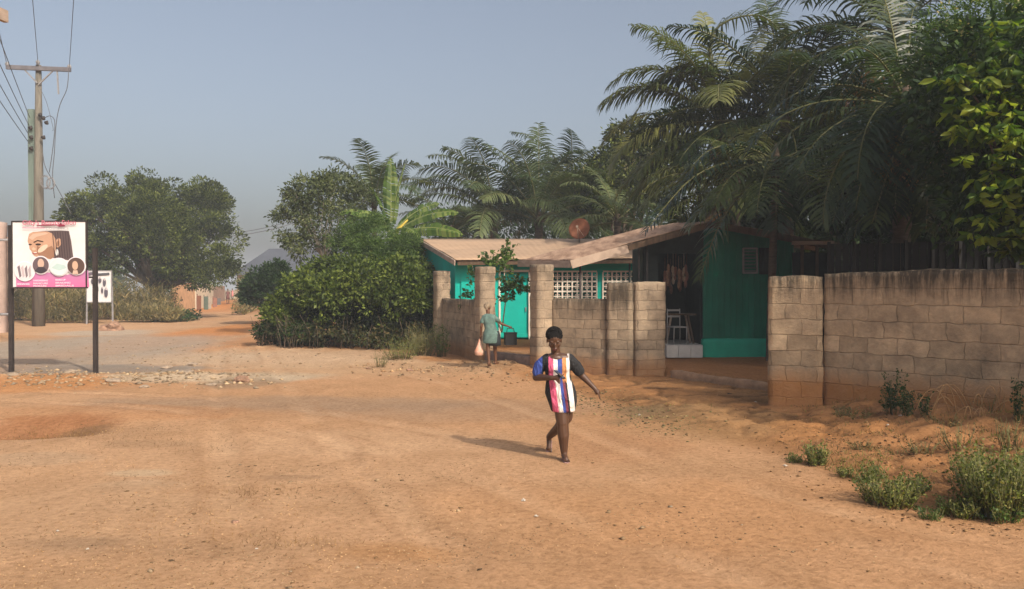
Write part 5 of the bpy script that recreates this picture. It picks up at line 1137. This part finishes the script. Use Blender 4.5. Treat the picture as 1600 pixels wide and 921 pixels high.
mb.cap((.12, .01, 1.195), (.20, .025, 1.12), .074, .069); mb.cap((.205, .025, 1.12), (.245, .04, 1.055), .069, .065)
dress = mb.build('dress', M['white'], w1); fuse(dress, .007, 5, .5)
for v in dress.data.vertices:
    q = v.co; n_ = mnoise.noise(Vector((q.x*9+q.z*4, q.y*9, q.z*5)))*.010*(1.2-abs(q.z-.95)); v.co.x += n_*(1 if q.x > 0 else -1); v.co.y += (-1 if q.y < 0 else 1)*n_*1.4
# scooped neckline and stripes
dm, dnt, dns, dls, db = mat('striped_cloth'); tcn = N(dns, 'TexCoord'); sp = N(dns, 'SeparateXYZ'); dls.new(tcn.outputs['Object'], sp.inputs[0])
# stripes slide sideways towards the hem
mr = N(dns, 'MapRange', ins={1: 1.0, 2: .57, 3: .0, 4: .055}); dls.new(sp.outputs[2], mr.inputs[0])
su = N(dns, 'Math', operation='SUBTRACT'); dls.new(sp.outputs[0], su.inputs[0]); dls.new(mr.outputs[0], su.inputs[1])
m2 = N(dns, 'MapRange', ins={1: -.30, 2: .30}); dls.new(su.outputs[0], m2.inputs[0])
bk = (.012, .012, .014); bl = (.035, .065, .28); pk = (.60, .10, .20); wh = (.74, .68, .64); og = (.48, .20, .07)
def sx_(x): return (x+.30)/.60
r = ramp(dns, [(0, bl), (sx_(-.195), bk), (sx_(-.125), pk), (sx_(-.070), wh), (sx_(-.020), bl), (sx_(.035), og), (sx_(.085), wh), (sx_(.125), bk)], 'CONSTANT'); dls.new(m2.outputs[0], r.inputs[0])
r2 = ramp(dns, [(0, bk), (sx_(-.125), pk), (sx_(-.055), wh), (sx_(-.004), bl), (sx_(.032), (.16, .03, .05)), (sx_(.062), bk), (sx_(.080), wh), (sx_(.142), bk)], 'CONSTANT'); dls.new(m2.outputs[0], r2.inputs[0])
m3 = N(dns, 'MapRange', ins={1: .93, 2: .96}); dls.new(sp.outputs[2], m3.inputs[0])
c = mixc(dns, dls, m3.outputs[0], r2.outputs[0], r.outputs[0])
# plain dark back
m4 = N(dns, 'MapRange', ins={1: .03, 2: .035}); dls.new(sp.outputs[1], m4.inputs[0]); c = mixc(dns, dls, m4.outputs[0], c, bk)
dls.new(c, db.inputs['Base Color']); db.inputs['Roughness'].default_value = .85
nmp = N(dns, 'Mapping'); nmp.inputs['Scale'].default_value = (1.6, 1.2, .7); dls.new(tcn.outputs['Object'], nmp.inputs[0]); nzn = N(dns, 'TexNoise', ins={'Scale': 8., 'Detail': 4, 'Distortion': 1.2}); dls.new(nmp.outputs[0], nzn.inputs['Vector']); bp = N(dns, 'Bump', ins={'Strength': .9, 'Distance': .06}); dls.new(nzn.outputs[0], bp.inputs['Height']); dls.new(bp.outputs[0], db.inputs['Normal'])
dress.data.materials.clear(); dress.data.materials.append(dm)
# skin shows through the scoop neckline: drop dress faces there
me = dress.data; bm = bmesh.new(); bm.from_mesh(me)
kill = [f for f in bm.faces if (lambda c_: c_.y < .02 and ((c_.x+.02)/.098)**2+((c_.z-1.275)/.07)**2 < 1)(f.calc_center_median()) or f.calc_center_median().z > 1.268 or f.calc_center_median().z < .585]
bmesh.ops.delete(bm, geom=kill, context='FACES'); bm.to_mesh(me); bm.free()
mb = MB(); mb.ell((-.03, -.045, 1.215), (.085, .045, .05)); mb.build('neckline_skin', M['skin'], w1)
# phone and sandals are things and clothing
ph = MB(); ph.box((0, 0, 0), (.075, .15, .009)); ph.box((0, 0, .0055), (.068, .14, .002), 1)
o = ph.build('mobile_phone', [M['hair'], plain('phone_glass', (.05, .06, .08), .1, .05)], None, (wf.x-.07+.0, wf.y-.235, wz+1.045), .6); o.rotation_euler = (R(35), R(8), R(55)); tag(o, 'black mobile phone held in the striped dress woman\'s hand', 'phone')
for (c_, t, sd) in (f1_, f2_):
    mb = MB(); nn = t.cross(sd); c_ = Vector(c_)
    outl = [(-.07, .0), (-.06, .028), (0, .03), (.07, .036), (.13, .038), (.17, .02), (.18, 0), (.17, -.02), (.13, -.036), (.07, -.032), (0, -.028), (-.06, -.026)]
    top = [c_+t*a+sd*b for a, b in outl]; dn = nn if nn.z < 0 else -nn
    if (t.z < -.5): dn = Vector((0, .83, -.55)).normalized(); dn = (dn-t*t.dot(dn)).normalized()
    bot = [p+dn*.014 for p in top]; n_ = len(top)
    mb.add(top+bot, [tuple(range(n_)), tuple(range(2*n_-1, n_-1, -1))]+[(i, i+n_, (i+1) % n_+n_, (i+1) % n_) for i in range(n_)])
    mb.tube([c_+t*.02+sd*.035, c_+t*.07-dn*.05, c_+t*.12-dn*.02], .007, 5); mb.tube([c_+t*.02-sd*.035, c_+t*.07-dn*.05], .007, 5)
    mb.build('sandal', plain('pinkish_sandal', (.36, .22, .20), .6, .1), w1)
# woman with headscarf seen from behind
f2 = G(768, 579); z2 = Hs(f2.x, f2.y)
w2 = empty('person', (f2.x, f2.y, z2), 0, 'woman seen from behind in a grey-teal dress and pale headscarf by the gate', 'person')
mb = MB(); hT, hM = head(mb, (-.10, .06, 1.46), (.35, .93, -.1), (0, 0, 1), .95); mb.cap((-.08, .03, 1.26), (-.10, .04, 1.40), .05, .046)
mb.ell((-.06, 0, 1.18), (.16, .085, .10)); mb.cap((-.05, 0, 1.1), (.0, 0, .85), .115, .13)
mb.cap((.08, .0, 1.22), (.24, .05, 1.04), .042, .034); mb.cap((.24, .05, 1.04), (.42, .10, .97), .034, .024); hand(mb, (.43, .10, .965), (.9, .1, -.4), (0, 0, -1), 1, .7)
mb.cap((-.21, .0, 1.20), (-.25, -.03, .98), .042, .034); mb.cap((-.25, -.03, .98), (-.27, .06, .76), .034, .024); hand(mb, (-.27, .06, .755), (-.1, .1, -1), (1, 0, 0), 1, .7)
mb.cap((-.07, 0, .82), (-.09, -.02, .46), .085, .052); mb.cap((-.09, -.02, .46), (-.06, -.10, .10), .052, .032); foot(mb, (-.06, -.105, .10), (.25, .9, -.25))
mb.cap((.06, .03, .82), (.08, .12, .46), .085, .052); mb.cap((.08, .12, .46), (.10, .16, .10), .052, .032); foot(mb, (.10, .165, .098), (.6, .8, 0))
body = mb.build('body', plain('brown_skin', (.13, .058, .03), .5, .1, 8), w2); fuse(body, .008, 2, .5)
mb = MB(); loft(mb, [(-.02, .0, .56, .19, .15), (-.02, .0, .62, .20, .16), (-.01, 0, .80, .19, .155), (-.02, 0, .92, .15, .125), (-.05, .0, 1.05, .145, .12), (-.065, .0, 1.18, .165, .105), (-.07, .01, 1.25, .13, .08), (-.08, .02, 1.29, .08, .065)])
mb.cap((.05, 0, 1.215), (.15, .02, 1.13), .06, .062); mb.cap((-.18, 0, 1.21), (-.235, -.01, 1.09), .058, .06)
mt_ = plain('grey_teal_cloth', (.13, .21, .185), .85, .3, 7, .5); dress = mb.build('dress', mt_, w2); fuse(dress, .009, 4, .5)
mb = MB(); loft(mb, [(.06, .03, .50, .17, .14), (.06, .03, .62, .175, .15), (.05, .03, .78, .165, .145), (.04, .03, .86, .15, .13)], 20); o = mb.build('wrapper_skirt', plain('dark_wrap', (.03, .035, .04), .9, .2, 6), w2)
mb = MB(); mb.ell(hT(0, -.025, .03), (.088, .10, .085), 18, 12, 0, hM); mb.ell(hT(0, -.115, -.01), (.05, .045, .05), 12, 8, 0, hM); mb.ell(hT(.03, -.13, -.05), (.03, .025, .04), 10, 8, 0, hM); mb.ell(hT(0, -.02, .10), (.05, .06, .035), 12, 8, 0, hM); mb.build('headscarf', plain('beige_scarf', (.36, .27, .18), .85, .4, 14, .8), w2)
eyes(w2, hT, hM, .95)
mb = MB()
mb.box((0, 0, -.17), (.30, .15, .30)); mb.box((0, 0, -.02), (.32, .17, .03)); mb.tube([(-.10, 0, -.02), (-.08, 0, .09), (.08, 0, .09), (.10, 0, -.02)], .012, 6)
o = mb.build('handbag', plain('black_bag', (.008, .008, .009), .5, .2, 5, .2), None, (f2.x+.47, f2.y+.10, z2+.83), .25); md = o.modifiers.new('b', 'BEVEL'); md.width = .02; md.segments = 2; tag(o, 'boxy black bag carried on the outstretched arm of the woman by the gate', 'bag')
mb = MB(); loft(mb, [(.0, 0, -.42, .04, .04), (0, 0, -.40, .10, .07), (-.01, 0, -.30, .115, .08), (0, 0, -.18, .07, .05), (.01, 0, -.08, .025, .02), (.01, 0, 0, .012, .012)], 16)
for v_i, v in enumerate(mb.v): q = mnoise.noise_vector(Vector(v)*14)*.018; mb.v[v_i] = (v[0]+q.x, v[1]+q.y, v[2]+q.z)
o = mb.build('plastic_bag', plain('orange_plastic', (.62, .23, .11), .35, .3, 6, c2=(.65, .5, .42)), None, (f2.x-.31, f2.y+.07, z2+.66)); tag(o, 'orange and white plastic bag hanging from the other woman\'s left hand', 'bag')
# distant people
def far_person(px, py, cl, lab, seed, hgt=1.65):
    g = G(px, py); root = empty('person', (g.x, g.y, Hs(g.x, g.y)), seed*.7, lab, 'person'); s = hgt/1.65; mb = MB()
    head(mb, (0, 0, 1.5*s), (0, -1, 0)); mb.cap((0, 0, 1.28*s), (0, 0, 1.4*s), .05, .05); mb.ell((0, 0, 1.2*s), (.18, .09, .12)); mb.cap((0, 0, 1.1*s), (0, 0, .85*s), .12, .13)
    for q in (-1, 1):
        mb.cap((q*.18, 0, 1.25*s), (q*.25, .03, .98*s), .045, .036); mb.cap((q*.25, .03, .98*s), (q*.24, -.06, .76*s), .036, .026); hand(mb, (q*.24, -.06, .76*s), (0, -.1, -1), (-q, 0, 0), 1, .4)
        mb.cap((q*.08, 0, .82*s), (q*.09, -.08*q, .46*s), .08, .05); mb.cap((q*.09, -.08*q, .46*s), (q*.09, -.02*q, .1), .05, .034); foot(mb, (q*.09, -.02*q, .1), (0, -1, 0))
    b = mb.build('body', M['skin'], root); fuse(b, .014, 2, .5)
    mb = MB(); loft(mb, [(0, 0, .48*s, .19, .16), (0, 0, .8*s, .17, .15), (0, 0, .95*s, .14, .12), (0, 0, 1.15*s, .18, .12), (0, 0, 1.3*s, .12, .08)], 18); mb.build('dress', plain('cloth_far', cl, .9, .2), root)
far_person(356, 480.5, (.16, .06, .05), 'distant figure in dark red clothing walking on the far lane', 1)
far_person(363, 473, (.62, .22, .20), 'farthest figure in a pinkish top at the end of the lane', 2)

# ---------------------------------------------------------------- stones, litter
def rock(name, px, py, s, m, label, cat='rock', group=None, flat_=.6, seed=0):
    g = G(px, py); g = Vector((g.x, g.y, Hs(g.x, g.y))); bm = bmesh.new(); bmesh.ops.create_icosphere(bm, subdivisions=3, radius=1)
    for v in bm.verts: v.co *= 1+.45*mnoise.noise(v.co*1.3+Vector((seed*7.1, 0, 0)))+.18*mnoise.noise(v.co*4+Vector((seed, 0, 0))); v.co.z *= flat_; v.co *= s
    me = bpy.data.meshes.new(name); bm.to_mesh(me); bm.free(); me.materials.append(m); o = bpy.data.objects.new(name, me); COL.objects.link(o); o.location = g+Vector((0, 0, s*flat_*.35)); o.rotation_euler.z = seed
    return tag(o, label, cat, group)
M['clod'] = plain('earth_clod', (.34, .20, .13), 1, .3, 6, .6); M['stone'] = plain('pale_stone', (.37, .28, .20), .95, .25, 6, .6)
rock('earth_mound', 176, 517, .48, M['clod'], 'brown earth clod on the grey apron behind the salon sign', 'clod', seed=1)
rock('rock', 377, 598, .17, M['clod'], 'dark lump of rock at the end of the rubble line', seed=2)
for i, (px, py, s, l_) in enumerate(((290, 588, .17, 'pale flat stone left of the rubble line middle'), (178, 598, .15, 'pale flat stone just right of the right sign post foot'), (330, 603, .10, 'pale stone under the middle of the rubble line'), (225, 607, .10, 'small pale stone below the sign post foot'), (110, 583, .14, 'pale stone between the two sign posts'), (20, 590, .11, 'pale stone near the left sign post'), (300, 572, .12, 'pale stone above the rubble line'), (260, 577, .14, 'pale stone right of the sign post on the apron'))):
    rock('stone', px, py, s, M['stone'], l_, 'stone', 'pale stones along the apron edge', .4, i+3)
rock('rock', 712, 532, .22, M['clod'], 'dark rock at the foot of the farthest gate pillar', seed=15)
for i, (px, py, s, l_) in enumerate(((575, 577, .06, 'small dark clod before the hedge'), (640, 580, .08, 'brown clod in front of the dry grass'), (366, 816, .035, 'dark dung-like clod on the open ground'), (1141, 621, .07, 'black scrap lying inside the shop entrance'))):
    rock('clod', px, py, s, M['clod'] if i < 3 else M['hair'], l_, 'clod', seed=30+i, flat_=.5)
# crumpled litter
def litter(px, py, s, c_, lab, seed, fl=.5):
    g = G(px, py); g = Vector((g.x, g.y, Hs(g.x, g.y))); r_ = random.Random(seed); mb = MB(); n = 7; vs = []
    for i in range(n):
        for j in range(n): vs.append(((i/(n-1)-.5)*s*(1+r_.uniform(-.2, .2)), (j/(n-1)-.5)*s*.8*(1+r_.uniform(-.2, .2)), r_.uniform(0.005, fl*s*math.sin(math.pi*(i+.5)/n)*math.sin(math.pi*(j+.5)/n)+.008)))
    mb.add(vs, [(i*n+j, (i+1)*n+j, (i+1)*n+j+1, i*n+j+1) for i in range(n-1) for j in range(n-1)]); o = mb.build('litter', plain('litter_colour', c_, .5, .1), None, g, r_.uniform(0, 3), sol=.002); tag(o, lab, 'litter', 'scraps of litter on the ground')
litter(1542, 808, .17, (.50, .56, .60), 'crumpled bluish plastic bag among the weeds by the road', 1, .7)
for i, (px, py, s, l_) in enumerate(((1228, 732, .07, 'white scrap beside the lone weed tuft'), (1408, 678, .07, 'pale scrap on the cracked verge'), (1388, 690, .05, 'tiny white scrap left of the pale scrap on the verge'), (818, 782, .07, 'whitish paper scrap left of the road centre'), (1000, 652, .08, 'pale scrap among the roadside leaf litter'), (1180, 632, .08, 'pale scrap before the wide block pillar'), (88, 834, .035, 'white pebble-like scrap at lower left'), (135, 862, .035, 'lowest white scrap at lower left'), (400, 858, .03, 'white scrap below the dung-like clod'), (838, 808, .05, 'thin pale scrap in the middle foreground'))):
    litter(px, py, s*.7, (.50, .43, .35), l_, i+5)
# gravel and leaf litter, uncountable
def scatter(name, n, fn, smin, smax, mt, label, seed, flat_=.5, cat='gravel'):
    r_ = np.random.RandomState(seed); xy = fn(r_, n); n = len(xy); z = H(xy[:, 0], xy[:, 1]); s = r_.uniform(0, 1, n)**2.5*(smax-smin)+smin; u = np.array([(1, 0, 0), (0, 1, 0), (-1, 0, 0), (0, -1, 0), (0, 0, 1), (0, 0, -.6)]); tri_ = np.array([(0, 1, 4), (1, 2, 4), (2, 3, 4), (3, 0, 4), (1, 0, 5), (2, 1, 5), (3, 2, 5), (0, 3, 5)])
    V = u[None]*s[:, None, None]*(1+.5*r_.uniform(-1, 1, (n, 6, 1)))*np.array([1, 1, flat_]); a = r_.uniform(0, 6.28, n); ca, sa = np.cos(a)[:, None], np.sin(a)[:, None]; x = V[..., 0]*ca-V[..., 1]*sa; y = V[..., 0]*sa+V[..., 1]*ca
    V = np.stack([x+xy[:, :1], y+xy[:, 1:2], V[..., 2]+z[:, None]+s[:, None]*flat_*.3], -1).reshape(-1, 3); Fq = (tri_[None]+np.arange(n)[:, None, None]*6).reshape(-1, 3); o = npmesh(name, V, Fq, mt); tag(o, label, cat, kind='stuff')
def along(px0, py0, px1, py1, spx, spy):
    def f(r_, n):
        t = r_.rand(n); px = px0+(px1-px0)*t+r_.normal(size=n)*spx; py = py0+(py1-py0)*t+r_.normal(size=n)*spy; py = np.maximum(py, 480); Y_ = EYE*F/(py-450); return np.stack([(px-800)/F*Y_, Y_], 1)
    return f
def field(r_, n):
    Y_ = 5+r_.rand(n*4)**1.2*20; X_ = r_.uniform(-.72, .72, n*4)*Y_; d = fbm(X_/1.7, Y_/1.7, 71, 4)*2-.35*ss(-1, 3, X_)*(1-ss(-.3, .3, roadside(X_, Y_))); k_ = (d > -.02+r_.rand(n*4)*.25) & (behind(X_, Y_) < 0); return np.stack([X_, Y_], 1)[k_][:n]
gm = leafmat('gravel_mix', [(.16, .09, .055), (.36, .22, .13), (.46, .32, .20), (.28, .16, .09)], 0, .95); gp = leafmat('pale_gravel', [(.22, .145, .09), (.34, .24, .165), (.42, .32, .235)], 0, .95)
scatter('gravel', 9000, field, .003, .013, gm, 'fine gravel strewn over the bare ground', 81)
scatter('rubble', 600, along(180, 592, 400, 594, 40, 6), .008, .085, gp, 'pale broken rubble along the apron edge', 82, .5)
scatter('rubble', 450, along(0, 590, 150, 590, 20, 8), .008, .07, gp, 'rubble around the sign posts', 83, .5)
scatter('leaf_litter', 1100, along(900, 620, 1070, 670, 30, 9), .006, .032, leafmat('litter_mix', [(.07, .045, .025), (.20, .13, .07), (.32, .24, .13), (.12, .12, .05)], 0, .95), 'dark leaf litter and rubbish along the gate mouth', 84, .5)
scatter('leaf_litter', 3000, along(1280, 660, 1600, 810, 90, 24), .005, .024, leafmat('litter_dark', [(.06, .035, .02), (.17, .09, .045), (.28, .17, .09)], 0, .95), 'leaf litter on the cracked verge', 85, .5)
scatter('rubble', 500, along(560, 572, 860, 590, 30, 7), .01, .06, gm, 'small stones along the gate side of the road', 86, .6)
scatter('gravel', 800, along(200, 545, 420, 560, 90, 14), .01, .05, gp, 'pale grit over the apron behind the signs', 87, .5)
scatter('leaf_litter', 700, field, .008, .028, leafmat('twig_mix', [(.10, .06, .035), (.22, .13, .07), (.16, .10, .06)], 0, .95), 'scattered dry leaf bits over the open ground', 88, .25)
scatter('pebbles', 110, field, .012, .035, gp, 'sparse pale pebbles over the open ground', 89, .5)
def nearf(r_, n):
    Y_ = 5+r_.rand(n)**1.3*7; X_ = r_.uniform(-.72, .72, n)*Y_; k_ = (fbm(X_/1.1, Y_/1.1, 75, 4)*2 > -.35+.5*r_.rand(n)+.35*ss(-1, 3, X_)) & (behind(X_, Y_) < 0); return np.stack([X_, Y_], 1)[k_]
scatter('grit', 45000, nearf, .002, .011, leafmat('grit_mix', [(.20, .11, .06), (.42, .25, .14), (.56, .38, .24), (.34, .19, .10)], 0, .95), 'loose grit over the near ground', 90, .55)
# short dry grass around the hollow at left
def dg(name, cs, mt, label, seed, hgt=.08, verge=False):
    r_ = np.random.RandomState(seed); P_ = []
    for px, py, sx1, sy1, n in cs: P_.append(along(px, py, px, py, sx1, sy1)(r_, n))
    xy = np.concatenate(P_)
    if verge: k_ = (roadside(xy[:, 0], xy[:, 1])+.5*fbm(xy[:, 0]/1.3, xy[:, 1]/1.3, 21, 4) > .1) & (fbm(xy[:, 0]/.6, xy[:, 1]/.6, 5, 3) > -.06); xy = xy[k_]
    z = H(xy[:, 0], xy[:, 1]); c = np.stack([xy[:, 0], xy[:, 1], z-.005], 1); D = r_.normal(size=c.shape)*.5; D[:, 2] = np.abs(D[:, 2])+.5
    V, Fq = leaves(c, D, hgt, .10, .2, r_, .6); tag(npmesh(name, V, Fq, M[mt]), label, 'grass', kind='stuff')
dg('dry_grass', [(60, 668, 45, 5, 1500), (110, 662, 40, 4, 600), (250, 690, 90, 12, 500), (60, 720, 120, 30, 300), (450, 850, 60, 8, 300), (400, 770, 50, 6, 220), (200, 800, 160, 40, 300)], 'dry', 'short dry grass in the hollow and bare ground at left', 91, .035)
dg('dry_grass', [(1330, 700, 90, 16, 900), (1480, 700, 90, 20, 1300), (1560, 760, 60, 30, 900), (1300, 745, 60, 8, 400), (1430, 790, 60, 16, 600), (1000, 640, 60, 8, 500), (1200, 720, 60, 10, 200)], 'dry', 'dry brown grass and stalks over the right verge', 93, .05, True)
dg('verge_grass', [(1330, 745, 60, 14, 900), (1480, 790, 90, 16, 2600), (1560, 700, 50, 14, 1200), (1400, 720, 80, 14, 600), (1330, 650, 50, 6, 400), (990, 650, 50, 9, 500)], 'grass', 'short sparse grass on the right verge', 92, .05, True)

# ---------------------------------------------------------------- haze
hm = bpy.data.materials.new('haze_air'); hm.use_nodes = True; hn = hm.node_tree; hn.nodes.remove(hn.nodes['Principled BSDF'])
pv = hn.nodes.new('ShaderNodeVolumePrincipled'); pv.inputs['Color'].default_value = (.88, .93, 1, 1); pv.inputs['Density'].default_value = .0015; pv.inputs['Anisotropy'].default_value = .0
hn.links.new(pv.outputs[0], hn.nodes['Material Output'].inputs['Volume'])
mb = MB(); mb.box((0, 380, 9), (1500, 1110, 22)); o = mb.build('haze', hm); tag(o, 'pale dusty haze in the air', 'haze', kind='stuff')
